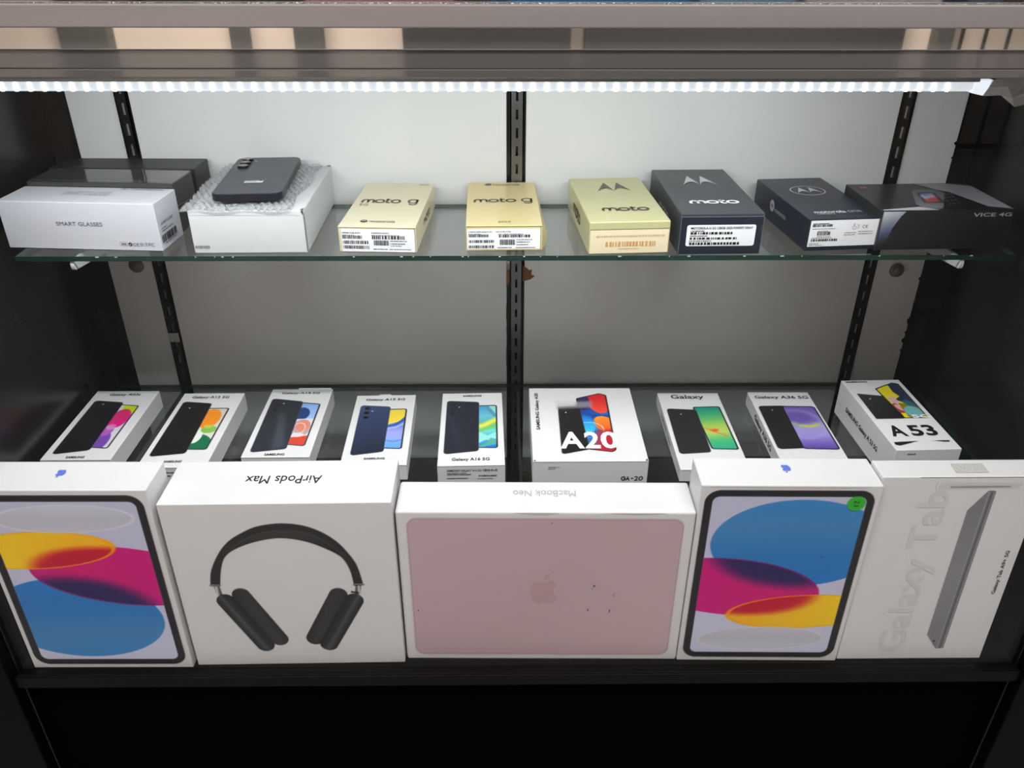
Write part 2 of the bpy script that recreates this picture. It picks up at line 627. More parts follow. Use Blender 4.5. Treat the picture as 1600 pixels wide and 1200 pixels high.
# print positions on each face in mm (across, up) from the face's lower left corner
D = {
'sg_white.F.SMART':[(64.2,28.3),(118.1,33.0)],
'sg_white.F.icons':[(133.2,5.5),(174.3,10.1)],
'sg_white.F.CE':[(148.9,5.4),(155.8,9.6)],
'sg_white.F.FC':[(167.4,5.8),(174.2,9.7)],
'sg_white.F.circ':[(145.8,7.7),(159.1,7.7),(164.7,7.9)],
'sg_white.T.SMART':[(60.8,26.4),(117.3,40.9)],
'sg_white.T.AI':[(121.0,49.9),(171.4,59.9)],
'sg_white.R.txt':[(7.5,30.0),(38.5,31.4)],
'sg_white.R.lines':[(6.7,22.5),(37.2,22.3)],
'sg_white.R.bar':[(3.8,9.7),(42.8,18.1)],
'genbox.F.GEN':[(-0.2,6.3),(18.5,10.1)],
'genbox.T.wrap':[(-5.9,11.0),(117.0,-6.0),(125.4,36.4),(112.5,219.2),(-0.9,221.3),(-7.2,129.2)],
'genbox.T.phone':[(15.7,38.5),(102.3,42.1),(88.7,205.6),(4.6,214.1)],
'motog5g.T.moto':[(8.8,87.0),(58.3,107.7)],
'motog5g.T.g':[(66.9,82.9),(78.0,108.7)],
'motog5g.T.5G':[(8.7,76.1),(19.4,84.6)],
'motog5g.T.logo':[(26.6,17.4),(30.7,17.6),(25.7,22.0)],
'motog5g.T.motorola':[(33.4,12.6),(62.0,23.2)],
'motog5g.T.2024':[(70.0,165.6),(82.3,172.8)],
'motog5g.F.label':[(3.2,0.7),(87.3,27.6)],
'motog5g.F.bars':[(4.3,15.9),(26.7,19.8),(4.6,9.7),(34.1,13.7),(4.7,3.8),(34.2,7.8),(38.4,15.7),(75.7,19.9),(40.1,8.3),(57.1,14.4)],
'motog5g.R.moto':[(74.2,12.0),(116.8,16.6)],
'motog25.T.logo':[(26.8,163.3),(31.0,163.2),(26.9,168.0)],
'motog25.T.motorola':[(33.4,159.9),(68.0,167.0)],
'motog25.T.moto':[(8.1,87.2),(61.6,103.7)],
'motog25.T.g':[(67.5,81.1),(81.7,103.2)],
'motog25.T.2025':[(37.0,8.5),(52.1,14.8)],
'motog25.F.label':[(1.4,1.9),(85.4,26.2)],
'motog25.F.bars':[(3.1,16.3),(25.7,19.6),(3.3,9.6),(32.3,12.9),(3.1,3.1),(32.2,6.5),(37.8,15.8),(74.5,19.1),(38.9,6.8),(56.0,13.3)],
'motog25.R.sliver':[(-67.4,31.0),(-59.0,21.9)],
'motogold.T.bat':[(28.7,117.3),(70.0,118.1),(70.3,152.5),(40.1,154.4),(59.0,153.2),(49.9,125.3)],
'motogold.T.moto':[(21.0,37.0),(77.8,54.9)],
'motogold.L.moto':[(53.3,11.9),(110.4,28.1)],
'motogold.F.text':[(8.1,19.6),(88.4,21.3)],
'motogold.F.bar':[(19.6,9.1),(77.2,14.7)],
'motogold.F.strip':[(2.1,30.5),(92.6,34.0)],
'motodark.T.bat':[(26.4,112.4),(68.3,112.4),(72.2,152.0),(39.1,152.9),(58.3,152.4),(47.5,120.1)],
'motodark.T.moto':[(17.8,35.5),(76.2,50.5)],
'motodark.L.moto':[(72.4,20.1),(117.9,31.2)],
'motodark.F.label':[(7.7,10.0),(86.2,35.0)],
'motodark.F.text':[(12.1,30.9),(82.5,33.4)],
'motodark.F.bars':[(12.0,24.1),(60.2,26.8),(11.9,18.1),(65.4,20.4),(11.8,11.6),(69.7,14.6)],
'motodark.F.micro':[(12.1,27.6),(27.4,28.7),(11.5,21.7),(32.0,22.6),(11.3,15.7),(36.6,16.7)],
'motoone.T.ring':[(44.2,109.0),(66.7,106.9),(52.7,129.1),(35.9,89.5),(21.7,111.1)],
'motoone.T.bat':[(26.0,99.4),(54.5,101.2),(39.1,127.2),(51.0,126.1)],
'motoone.T.motorola':[(15.7,20.9),(55.2,30.4),(73.4,28.7)],
'motoone.T.5g':[(17.1,16.9),(38.7,20.1)],
'motoone.F.label':[(2.3,5.2),(84.2,36.3)],
'motoone.F.bars':[(4.7,28.8),(28.1,31.8),(11.7,18.7),(27.2,23.0),(5.7,11.5),(37.4,14.2)],
'motoone.F.CE':[(64.4,26.0),(70.9,30.0)],
'motoone.F.hand':[(51.0,24.8),(60.0,31.8)],
'motoone.L.logo':[(61.3,20.7),(68.7,21.2),(63.4,15.7)],
'motoone.L.text':[(70.4,17.2),(103.9,22.4)],
'vice.T.red':[(9.6,86.9),(22.4,97.7)],
'vice.T.phone':[(71.6,78.4),(103.0,83.1),(99.8,57.6),(70.3,4.4),(49.7,8.5),(50.9,21.6)],
'vice.T.screen':[(57.8,33.5),(89.2,60.2)],
'vice.T.body':[(89.0,106.5),(131.7,112.6),(152.4,92.4),(152.9,81.1),(154.9,0.9),(129.1,11.8)],
'vice.T.keys':[(106.1,71.9),(127.3,8.6),(72.9,7.5)],
'vice.T.strip':[(-4.0,1.0),(51.8,15.0),(69.0,-0.1)],
'vice.F.oct':[(-4.1,45.1),(22.0,42.7),(15.4,23.0),(12.2,10.4),(14.9,-1.5)],
'vice.F.VICE':[(108.0,41.3),(154.2,44.0)],
'a03.T.name':[(22.0,154.4),(64.9,162.0)],
'a03.T.back':[(8.0,143.6),(49.7,138.0),(53.0,20.3),(8.9,10.9)],
'a03.T.front':[(44.3,129.5),(74.4,129.2),(74.1,23.7),(52.7,25.7)],
'a03.T.feat':[(23.6,131.9),(69.3,118.7),(59.0,98.2),(58.1,66.6),(58.2,36.5),(67.4,29.2)],
'a03.T.SAMSUNG':[(30.2,-0.2),(53.2,3.8)],
'a13.T.name':[(15.0,163.2),(66.2,170.6)],
'a13.T.back':[(6.7,156.7),(47.7,151.2),(51.1,29.6),(6.9,22.3)],
'a13.T.front':[(45.2,139.4),(75.2,139.1),(74.6,37.5),(50.1,38.4)],
'a13.T.feat':[(20.8,140.4),(57.0,118.5),(63.1,84.8),(53.9,67.7),(60.8,49.2)],
'a13.T.SAMSUNG':[(31.0,10.0),(52.1,14.6)],
'a14.T.name':[(15.9,154.3),(69.4,160.6)],
'a14.T.back':[(6.0,143.9),(50.9,135.2),(53.2,17.5),(8.3,9.6)],
'a14.T.front':[(51.7,129.7),(76.4,128.3),(75.3,23.4),(52.0,26.8)],
'a14.T.feat':[(17.1,124.6),(17.7,110.3),(25.3,127.4),(54.3,99.3),(59.6,65.2),(62.2,36.1)],
'a14.T.SAMSUNG':[(28.4,-0.3),(53.5,4.8)],
'a15.T.name':[(14.1,154.4),(68.6,161.0)],
'a15.T.back':[(8.7,144.3),(50.6,139.4),(51.5,29.0),(9.7,21.2)],
'a15.T.front':[(51.2,133.2),(73.6,133.6),(74.3,34.4),(51.5,37.6)],
'a15.T.feat':[(18.7,136.0),(19.0,124.6),(19.4,113.0),(26.5,128.6),(58.8,120.5),(59.2,96.3),(59.5,73.0),(60.1,47.3)],
'a15.T.SAMSUNG':[(28.3,12.6),(54.5,16.3)],
'a16.T.SAMSUNG':[(28.7,164.4),(54.4,168.4)],
'a16.T.back':[(6.9,154.5),(51.4,150.0),(50.9,30.7),(6.6,24.1)],
'a16.T.front':[(51.8,143.5),(75.7,141.6),(75.1,36.4),(52.0,38.7)],
'a16.T.feat':[(16.4,144.6),(15.9,132.1),(15.1,119.8),(24.4,137.5)],
'a16.T.name':[(17.5,8.9),(64.3,15.5)],
'a16.F.text':[(11.6,22.2),(73.5,26.0)],
'a16.F.bars':[(11.8,17.0),(41.5,18.5),(50.3,14.4),(72.5,16.5),(11.6,11.3),(37.0,12.9)],
'a20.T.vert':[(12.4,71.3),(7.3,165.4),(6.4,71.4),(13.3,165.4)],
'a20.T.back':[(38.2,138.0),(65.1,130.3),(72.0,24.9),(36.4,14.1)],
'a20.T.front':[(64.6,149.4),(102.0,164.9),(107.9,155.0),(106.1,24.7),(101.0,19.3),(65.2,72.7)],
'a20.T.feat':[(69.8,139.7),(90.9,133.9),(71.0,108.0),(97.5,86.5),(72.4,79.6),(95.3,49.0)],
'a20.T.A20':[(36.3,26.6),(111.1,65.7)],
'a20.F.hand':[(110.3,9.1),(136.6,15.6)],
'a20.F.text':[(14.7,27.0),(25.6,30.1)],
'gal.T.name':[(17.5,168.3),(64.4,181.7)],
'gal.T.back':[(6.1,144.9),(47.3,141.6),(46.5,37.4),(4.8,33.0)],
'gal.T.front':[(43.1,149.2),(81.4,151.0),(83.7,43.2),(48.1,44.6)],
'gal.T.feat':[(23.9,130.1),(64.2,88.5)],
'gal.L.text':[(49.0,-3.0),(118.8,5.3)],
'a36.T.name':[(6.6,148.9),(82.4,158.4)],
'a36.T.back':[(5.0,130.8),(38.2,131.0),(35.9,24.0),(3.7,23.2)],
'a36.T.front':[(37.8,131.0),(83.5,130.3),(84.0,22.8),(36.1,24.5)],
'a36.T.feat':[(22.6,117.9),(53.5,78.8)],
'a36.L.text':[(54.0,1.5),(130.9,13.8)],
'a53.T.SAMSUNG':[(4.4,164.5),(34.3,168.2)],
'a53.T.back':[(6.5,136.2),(37.4,128.9),(39.6,70.2),(5.6,70.5)],
'a53.T.front':[(37.6,148.4),(71.2,164.9),(76.1,161.0),(76.1,71.0),(43.8,71.6)],
'a53.T.feat':[(51.1,147.1),(73.4,139.0),(63.5,89.0),(42.9,108.4),(39.9,78.3)],
'a53.T.5G':[(55.0,71.2),(79.7,79.4)],
'a53.T.A53':[(9.6,29.2),(68.8,54.7)],
'a53.T.bar':[(4.7,16.6),(36.6,18.3),(9.0,9.4),(4.1,11.6),(54.3,18.5),(76.2,18.5),(74.6,15.3),(68.0,15.6)],
'a53.F.text':[(15.2,45.3),(25.6,47.0)],
'a53.L.text':[(39.2,20.7),(125.3,26.9)],
'ipadR.F.blue':[(20.9,184.1),(112.7,247.6),(156.3,123.9)],
'ipadR.F.pink':[(153.7,126.2),(70.7,162.4),(51.5,83.5),(6.4,150.8)],
'ipadR.F.yel':[(51.2,78.1),(120.1,108.5),(138.2,54.2)],
'ipadR.F.clear':[(20.4,37.6),(172.4,45.1),(93.2,56.3),(98.8,19.0)],
'ipadR.F.bezel':[(8.3,241.9),(5.3,241.9),(189.4,243.0),(6.6,18.3),(92.3,260.6),(94.0,250.5),(99.5,14.2),(100.6,6.7)],
'ipadR.T.apple':[(94.2,38.1),(103.7,22.4)],
'ipadR.F.stick':[(170.1,244.4),(180.0,244.5),(168.1,254.0),(167.7,240.3),(171.4,246.7)],
'ipadL.F.blue':[(170.9,76.0),(70.6,17.0)],
'ipadL.F.pink':[(38.6,151.9),(118.2,103.6),(139.5,183.0)],
'ipadL.F.yel':[(140.5,184.5),(63.1,157.9),(23.8,214.8)],
'ipadL.F.clear':[(171.9,227.3),(87.6,246.7),(76.8,207.6)],
'ipadL.F.bezel':[(102.6,262.4),(100.0,252.7),(84.4,13.5),(82.7,6.5),(10.1,18.9)],
'ipadL.T.apple':[(87.9,22.3),(95.2,38.0)],
'airpods.T.name':[(84.8,37.6),(169.8,49.1)],
'airpods.F.band':[(43.0,128.9),(47.4,154.3),(58.0,178.9),(73.0,194.8),(100.0,210.3),(133.7,218.2),(161.5,212.0),(184.2,195.8),(198.6,174.0),(206.2,154.5),(208.0,127.5)],
'airpods.F.pad':[(70.9,188.2),(95.1,204.6),(130.9,212.5),(162.4,202.8),(186.8,181.0),(129.1,198.8),(65.5,174.7)],
'airpods.F.stem':[(43.4,128.9),(43.2,115.9),(209.5,127.5),(206.9,115.1)],
'airpods.F.cupL':[(41.0,111.6),(49.2,115.8),(59.5,120.0),(72.0,124.1),(82.7,110.9),(114.0,46.9),(112.7,37.5),(106.6,33.8),(98.5,31.5),(94.1,24.6),(85.0,23.8),(73.8,38.3),(40.5,102.8)],
'airpods.F.cupR':[(210.7,108.6),(192.6,111.9),(191.2,119.2),(181.9,123.1),(168.9,112.3),(136.5,49.6),(138.4,37.0),(151.5,34.2),(153.9,25.6),(163.7,23.2),(178.6,36.2),(209.9,99.8)],
'mac.F.rect':[(12.3,219.6),(317.6,218.8),(319.3,10.0),(10.8,8.4)],
'mac.F.apple':[(147.3,94.2),(182.1,138.9)],
'mac.T.name':[(129.7,28.0),(200.5,37.3)],
'mac.F.dots':[(224.1,122.4),(218.7,84.5),(244.1,82.9),(18.1,82.5),(247.5,107.9)],
'tab.F.big':[(54.0,16.8),(84.0,16.5),(52.9,83.6),(75.3,83.4),(58.2,236.2),(79.2,251.1),(51.7,184.4),(84.0,186.8)],
'tab.F.name':[(162.6,106.0),(167.0,106.0),(162.4,168.3),(166.3,168.3)],
'tab.F.pic':[(102.3,225.8),(118.8,252.1),(126.6,251.6),(127.1,18.6),(118.2,17.8),(102.6,41.2)],
'tab.F.slot':[(75.2,258.5),(140.4,258.9)],
'tab.F.blister':[(61.2,257.4),(153.3,256.9),(59.4,264.8)],
'tab.T.qr':[(82.2,23.4),(118.4,7.5),(83.3,6.7),(117.6,25.7)],
'airpods.F.outer':[(37.7,129.0),(42.3,151.6),(54.4,176.2),(68.9,194.9),(87.4,207.9),(105.0,216.0),(129.9,219.5),(153.8,216.1),(173.1,206.6),(188.1,193.1),(198.9,176.7),(207.5,157.2),(212.3,127.5)],
'airpods.F.inner':[(48.7,128.8),(54.1,154.2),(62.2,173.4),(77.7,185.4),(101.8,194.9),(127.0,198.8),(151.1,194.4),(170.7,185.3),(190.0,171.4),(198.6,151.8),(201.5,126.8)],
'bkmid.T.film':[(37.9,60.0),(113.7,61.2),(143.2,8.5),(87.6,5.3)],
'bkmid.R.crease':[(5.8,34.8),(59.4,31.3)],
'bkback.T.txt':[(24.1,-0.3),(61.0,8.6)],
'phone.T.cams':[(15.9,146.3),(14.8,131.8),(15.2,114.4)],
'phone.T.label':[(30.2,40.1),(49.9,51.6)],
'phone.F.port':[(39.6,3.8),(51.6,4.1)]}

# ------------------------------------------------------------------ the room behind the photographer (mirrored in the header and the pane)
M_TAN = mat('tan_wall_paint', (0.93, 0.86, 0.79), 0.7, noise=0.04, scale=2)
M_GREYW = mat('grey_wall_paint', (0.42, 0.42, 0.42), 0.8)
M_DARKP = mat('dark_panel_laminate', (0.27, 0.265, 0.26), 0.5)
M_POST = mat('grey_post_paint', (0.36, 0.36, 0.34), 0.5)
M_FLOOR = mat('pale_floor_tile', (0.64, 0.64, 0.65), 0.4, noise=0.15, scale=3)
struct(add_box('floor', (-3.1, -4.1, -0.1), (3.1, 1.1, 0.0), M_FLOOR))
struct(add_box('ceiling', (-3.1, -4.1, 2.7), (3.1, 1.1, 2.8), mat('ceiling_white', (0.75, 0.74, 0.72), 0.9)))
struct(add_box('wall_front', (-3.1, -4.1, 0), (3.1, -3.95, 2.7), M_TAN))
struct(add_box('wall_back', (-3.1, 0.95, 0), (3.1, 1.1, 2.7), M_GREYW))
struct(add_box('wall_left', (-3.2, -4.1, 0), (-3.1, 1.1, 2.7), M_GREYW))
struct(add_box('wall_right', (3.1, -4.1, 0), (3.2, 1.1, 2.7), M_GREYW))
for k, (x0, x1, mm_) in enumerate([(-2.10, -1.87, M_POST), (-1.30, -1.22, M_POST), (-1.0, -0.87, M_POST), (2.04, 2.12, M_POST)]):
    struct(add_box('trim_%d' % (k + 1), (x0, -3.95, 0), (x1, -3.87, 2.2), mm_, None, 0.004))
dr = struct(add_box('photographer_stand_in', (-0.49, -3.95, 0), (0.305, -3.87, 2.1), M_DARKP, None, 0.004))  # dark panel standing in for the photographer's mirrored shape, not a real door
add_box('panel_handle', (0.21, -3.87, 0.98), (0.24, -3.83, 1.12), mat('steel_handle', (0.6, 0.6, 0.6), 0.3, 1.0), dr)
dr = struct(add_box('door_2', (0.37, -3.95, 0), (1.88, -3.86, 2.1), M_DARKP, None, 0.004))
add_box('panel_handle', (0.45, -3.86, 0.98), (0.48, -3.82, 1.12), MATS['steel_handle'], dr)
gr = thing('window_grille', 'dark metal bar grille standing against the tan wall across the room', 'grille', (2.45, -3.8, 0))
M_IRON = mat('dark_iron', (0.1, 0.1, 0.1), 0.5, 0.3)
for k in range(7):
    tube('grille_bar', [(-0.33 + 0.11 * k, 0, 0.02), (-0.33 + 0.11 * k, 0, 1.6)], 0.010, M_IRON, gr, 6)
for zz_ in (0.06, 0.32, 1.55):
    tube('grille_rail', [(-0.4, 0, zz_), (0.4, 0, zz_)], 0.014, M_IRON, gr, 6)
M_LAMP = mat('lamp_diffuser', (0.9, 0.9, 0.9), 0.6, emit=(1.0, 0.96, 0.92), estr=2.0)
for k, (lx, ly, lp) in enumerate(ROOM_LAMPS):
    t = thing('ceiling_lamp', 'flat white ceiling lamp panel, %s of the pair %s' % ('left' if lx < 0 else 'right', 'in front of the cabinet' if ly > -2 else 'added to brighten the tan wall'), 'lamp', (lx, ly, 2.53), (0, 0, 0), 'ceiling lamps')
    t.rotation_euler.x = math.radians(-28) if ly < -2 else 0  # tilted panels house the added wall lamps
    add_box('lamp_diffuser', (-0.58, -0.26, 0.0), (0.58, 0.26, 0.01), M_LAMP, t)
    add_box('lamp_frame', (-0.61, -0.29, 0.01), (0.61, 0.29, 0.17), mat('lamp_frame_white', (0.8, 0.8, 0.8), 0.5), t, 0.004)

# ------------------------------------------------------------------ the display cabinet
XL, XR = -0.607, 0.609
YF = -0.398
cab = thing('display_cabinet', 'black retail display cabinet with white back panel and grey metal top rail', 'cabinet', (0, 0, 0))
M_PANEL = mat('white_back_panel', (0.80, 0.805, 0.80), 0.42, noise=0.035, scale=4, bump=0.05, bscale=25)
M_GRAYM = mat('grey_metal_rail', (0.60, 0.575, 0.57), 0.42, 0.35, noise=0.05, scale=3, stretch=(1, 20, 20), bump=0.02, bscale=60)
M_POL = mat('polished_header_metal', (0.86, 0.85, 0.84), 0.02, 0.9)
M_POLD = mat('dark_glossy_header', (0.36, 0.355, 0.35), 0.06, 0.0, spec=0.9, coat=1.0)
M_ALU = mat('brushed_aluminium', (0.55, 0.55, 0.55), 0.35, 1.0)
M_MDF = mat('bare_brown_fibreboard', (0.44, 0.30, 0.14), 0.9, noise=0.2, scale=60)
M_CHROME = mat('worn_chrome', (0.42, 0.42, 0.42), 0.3, 0.9, noise=0.25, scale=18, stretch=(1, 1, 0.35))
M_BLKSTEEL = mat('black_steel_strip', (0.055, 0.055, 0.06), 0.35, 0.4)

ZB, ZT = 0.296, 0.972
for x0, x1 in ((-0.5695, -0.5085), (-0.4905, -0.0135), (0.0115, 0.4910), (0.5090, 0.5758)):
    add_box('back_panel', (x0, 0.0, ZB), (x1, 0.012, ZT), M_PANEL, cab, 0.0008)
add_box('back_board', (XL, 0.012, ZB - 0.05), (XR, 0.03, ZT), M_BLACK, cab)
# white core visible in the slots behind the outer uprights
for x0, x1 in ((-0.506, -0.493), (0.493, 0.507)):
    add_box('slot_backing', (x0, 0.0095, ZB), (x1, 0.0115, ZT), M_PANEL, cab)
add_box('base_back', (XL, -0.002, ZD - 0.02), (XR, 0.03, ZB - 0.002), M_BLACK, cab)
for nm, x0, x1 in (('side_panel', XL - 0.018, XL), ('side_panel', XR, XR + 0.018)):
    add_box(nm, (x0, YF + 0.012, 0.0), (x1, 0.03, ZT), M_BLACK, cab, 0.001)
for nm, x0, x1 in (('front_post', XL - 0.20, XL - 0.001), ('front_post', XR + 0.001, XR + 0.20)):
    add_box(nm, (x0, YF - 0.006, 0.0), (x1, YF + 0.0115, 0.975), mat('black_post_laminate', (0.02, 0.019, 0.019), 0.5, spec=0.08), cab, 0.0015)
# chips along the right edge of the white panel
for z0, hgt, dp in ((0.79, 0.006, 0.004), (0.772, 0.004, 0.003), (0.60, 0.006, 0.0035), (0.53, 0.014, 0.004), (0.515, 0.006, 0.003), (0.50, 0.010, 0.0045), (0.486, 0.005, 0.003), (0.56, 0.004, 0.002)):
    raw('chipped_edge', [(0.5762, -0.0004, z0), (0.5762, -0.0004, z0 + hgt), (0.5762 - dp, -0.0004, z0 + hgt * 0.6), (0.5762 - dp * 0.8, -0.0004, z0 + hgt * 0.2)], [(3, 2, 1, 0)], M_BLACK, cab)
# torn patches in the panel skin beside the middle upright
for poly in ([(-0.0137, 0.631), (-0.0096, 0.6239), (-0.0096, 0.5992), (-0.0139, 0.5904)],
             [(0.0086, 0.6245), (0.0125, 0.6217), (0.0188, 0.6166), (0.0222, 0.6183), (0.0213, 0.6101), (0.0264, 0.6079), (0.0204, 0.6028), (0.0088, 0.5995)]):
    o = raw('torn_patch', [(x, -0.0006, z) for x, z in poly], [tuple(range(len(poly)))], M_MDF, cab)
    o['label'] = 'torn brown patch in the white panel skin'
for poly in ([(-0.0141, 0.5643), (-0.0118, 0.5544), (-0.0125, 0.545), (-0.0142, 0.5376)], [(-0.0142, 0.5268), (-0.0112, 0.5244), (-0.0142, 0.5221)], [(-0.0142, 0.4968), (-0.0121, 0.484), (-0.0125, 0.47), (-0.0142, 0.462)]):
    raw('peeled_chip', [(x, -0.0006, z) for x, z in poly], [tuple(range(len(poly)))], mat('dark_chip', (0.10, 0.09, 0.08), 0.8), cab)
# capped cable holes
for x, z in ((-0.5312, 0.6244), (0.5388, 0.6156)):
    bm = bmesh.new()
    bmesh.ops.create_cone(bm, cap_ends=True, segments=28, radius1=0.0105, radius2=0.0095, depth=0.003, matrix=Matrix.Translation((x, -0.0012, z)) @ Matrix.Rotation(math.pi / 2, 4, 'X'))
    bmesh.ops.create_cone(bm, cap_ends=True, segments=28, radius1=0.0072, radius2=0.0068, depth=0.002, matrix=Matrix.Translation((x + 0.0008, -0.0032, z)) @ Matrix.Rotation(math.pi / 2, 4, 'X'))
    done(bm, 'hole_cap', cab, mat('grey_plastic_cap', (0.40, 0.39, 0.38), 0.5), True)
# pencil scuffs on the back panel
for x, z, dx, dz in ((-0.385, 0.606, 0.012, 0.010), (-0.418, 0.585, 0.013, 0.012), (0.078, 0.612, 0.005, -0.004), (-0.20, 0.60, 0.010, 0.012), (0.245, 0.545, 0.004, 0.001)):
    n = Vector((-dz, 0, dx)).normalized() * 0.0005
    a, b = Vector((x, -0.0003, z)), Vector((x + dx, -0.0003, z + dz))
    raw('scuff_mark', [a - n, b - n, b + n, a + n], [(0, 1, 2, 3)], mat('grey_scuff', (0.71, 0.71, 0.70), 0.6), cab)


def upright(x, w, m, rows, sl_w, sl_h, lab):
    """slotted shelf standard: real holes through the front strip"""
    bm = bmesh.new()
    y0, y1 = -0.0035, -0.0012
    zs = [ZB]
    for z in sorted(rows):
        zs += [z - sl_h / 2, z + sl_h / 2]
    zs.append(ZT)
    xs = [x - w / 2, x - sl_w / 2, x + sl_w / 2, x + w / 2]
    for j in range(len(zs) - 1):
        hole = j % 2 == 1
        for i in range(3):
            if hole and i == 1:
                continue
            box_bm(bm, (xs[i], y0, zs[j]), (xs[i + 1], y1, zs[j + 1]))
    bmesh.ops.remove_doubles(bm, verts=bm.verts, dist=1e-6)
    for sx in (-1, 1):
        box_bm(bm, (x + sx * w / 2 - (0.0016 if sx > 0 else 0), y0, ZB), (x + sx * w / 2 + (0 if sx > 0 else 0.0016), 0.010, ZT))
    o = done(bm, 'upright', cab, m)
    o['label'] = lab
    return o


rowsL = [0.8365 - 0.0256 * k for k in range(-5, 22)]
upright(-0.4995, 0.0150, M_BLKSTEEL, rowsL, 0.0054, 0.0150, 'black slotted upright on the left')
o = add_box('tape_patch', (-0.5068, -0.0043, 0.507), (-0.4922, -0.0036, 0.521), mat('torn_white_tape', (0.62, 0.64, 0.63), 0.35, noise=0.3, scale=120), cab)
upright(0.5000, 0.0150, M_BLKSTEEL, [r_ - 0.004 for r_ in rowsL], 0.0054, 0.0150, 'black slotted upright on the right')
upright(0.0, 0.0175, M_CHROME, [0.7832 - 0.0232 * k for k in range(-8, 21)], 0.0032, 0.0130, 'scratched bright metal upright in the middle')
add_box('slot_backing', (-0.006, 0.0095, ZB), (0.006, 0.0115, ZT), M_BLACK, cab)

# deck, lip and kick panel
add_box('deck', (XL, YF + 0.004, ZD - 0.018), (XR, -0.002, ZD), M_BLACK2, cab, 0.0008)
add_box('deck_lip', (XL, YF, ZD - 0.016), (XR, YF + 0.0035, ZD + 0.0006), mat('black_lip_edge', (0.03, 0.027, 0.027), 0.45, spec=0.12), cab, 0.0008)
add_box('kick_panel', (XL, YF + 0.014, 0.0), (XR, YF + 0.03, ZD - 0.0185), mat('black_kick_laminate', (0.012, 0.011, 0.011), 0.8, spec=0.015, noise=0.1, scale=6), cab)
# top rail, polished header, counter board
add_box('top_rail', (XL - 0.20, YF - 0.004, 0.9752), (XR + 0.20, YF + 0.022, 0.9918), M_GRAYM, cab, 0.0012, 3)
add_box('rail_edge', (XL - 0.20, YF + 0.0015, 0.9919), (XR + 0.20, YF + 0.0045, 0.9927), mat('glittering_rail_edge', (0.7, 0.69, 0.67), 0.25, 1.0, bump=1.0, bscale=900), cab)
add_box('counter_board', (XL - 0.018, YF + 0.0225, 0.975), (XR + 0.018, 0.03, 0.9905), M_BLACK, cab)
add_box('header_upper', (XL, YF + 0.004, 0.9586), (XR, YF + 0.020, 0.9750), M_POL, cab, 0.0006)
add_box('header_lower', (XL, YF + 0.006, 0.9445), (XR, YF + 0.020, 0.9583), M_POLD, cab, 0.0006)
add_box('header_bead', (XL, YF + 0.0055, 0.9370), (XR, YF + 0.020, 0.9442), M_POLD, cab, 0.0012, 3)
PANE = pane_mat('clear_pane', (0.98, 0.983, 0.981), 1.22)
o = add_box('glass_pane', (XL + 0.001, YF + 0.008, ZD + 0.0008), (XR - 0.001, YF + 0.012, 0.9365), PANE, cab)
o['label'] = 'clear front glass pane'

# ------------------------------------------------------------------ glass shelves and their brackets
SHELF = pane_mat('clear_shelf_glass', (0.955, 0.972, 0.967), 1.5)
EDGE = mat('green_glass_edge', (0.06, 0.20, 0.165), 0.15, noise=0.3, scale=30, stretch=(1, 8, 8))


def glass_shelf(label, z, yf, x0, x1):
    bm = bmesh.new()
    th = 0.006
    v = [bm.verts.new(p) for p in ((x0, yf, z - th), (x1, yf, z - th), (x1, -0.006, z - th), (x0, -0.006, z - th), (x0, yf, z), (x1, yf, z), (x1, -0.006, z), (x0, -0.006, z))]
    for k, q in enumerate(((3, 2, 1, 0), (4, 5, 6, 7), (0, 1, 5, 4), (1, 2, 6, 5), (2, 3, 7, 6), (3, 0, 4, 7))):
        f = bm.faces.new([v[i] for i in q])
        f.material_index = 0 if k < 2 else 1
    o = done(bm, 'glass_shelf', None, [SHELF, EDGE])
    o['label'] = label
    o['category'] = 'shelf'
    o['group'] = 'glass shelves in the cabinet'
    # little bright nicks along the front edge
    r = random.Random(int(z * 1000))
    for k in range(26):
        x = r.uniform(x0 + 0.02, x1 - 0.02)
        wd = r.uniform(0.001, 0.005)
        b = z - 0.0008
        raw('edge_nick', [(x, yf - 0.0002, b - 0.0008), (x + wd, yf - 0.0002, b - 0.0006), (x + wd * 0.8, yf - 0.0002, b + 0.0007), (x + wd * 0.1, yf - 0.0002, b + 0.0007)], [(0, 1, 2, 3)], mat('bright_nick', (0.75, 0.85, 0.82), 0.3), o)
    return o


glass_shelf('upper clear glass shelf with a green edge, carrying the white, gold and dark boxes', ZS - 0.0002, -0.1985, -0.572, 0.571)
glass_shelf('lower clear glass shelf under the row of white phone boxes', ZL - 0.0002, -0.2665, -0.600, 0.600)
M_BRK = mat('white_painted_bracket', (0.80, 0.80, 0.79), 0.4)


def bracket(x, z, reach, th, m, label, tip=0.0115, root=0.036):
    prof = [(-0.0042, 0.0), (-reach + 0.002, 0.0)] + [(-reach + 0.004 - 0.004 * math.cos(math.radians(a)), -tip / 2 + tip / 2 * math.sin(math.radians(a))) for a in range(90, -91, -20)] + \
           [(-reach + 0.005, -tip)] + [(-reach * 0.5, -tip - (root - tip) * 0.42), (-0.0042, -root)]
    n = len(prof)
    vs = [(sx * th / 2, y, zz) for sx in (-1, 1) for y, zz in prof]
    fs = [tuple(range(n)), tuple(range(2 * n - 1, n - 1, -1))] + [(i, i + n, (i + 1) % n + n, (i + 1) % n) for i in range(n)]
    t = thing('shelf_bracket', label, 'bracket', (x, 0, z - 0.0064), (0, 0, 0), 'shelf brackets')
    o = raw('bracket_arm', vs, fs, m, t)
    bm = bmesh.new()
    bm.from_mesh(o.data)
    bmesh.ops.recalc_face_normals(bm, faces=bm.faces)
    bm.to_mesh(o.data)
    bm.free()
    add_box('bracket_hook', (-0.0015, -0.0046, -root - 0.004), (0.0015, 0.004, -root + 0.008), m, t)
    return t


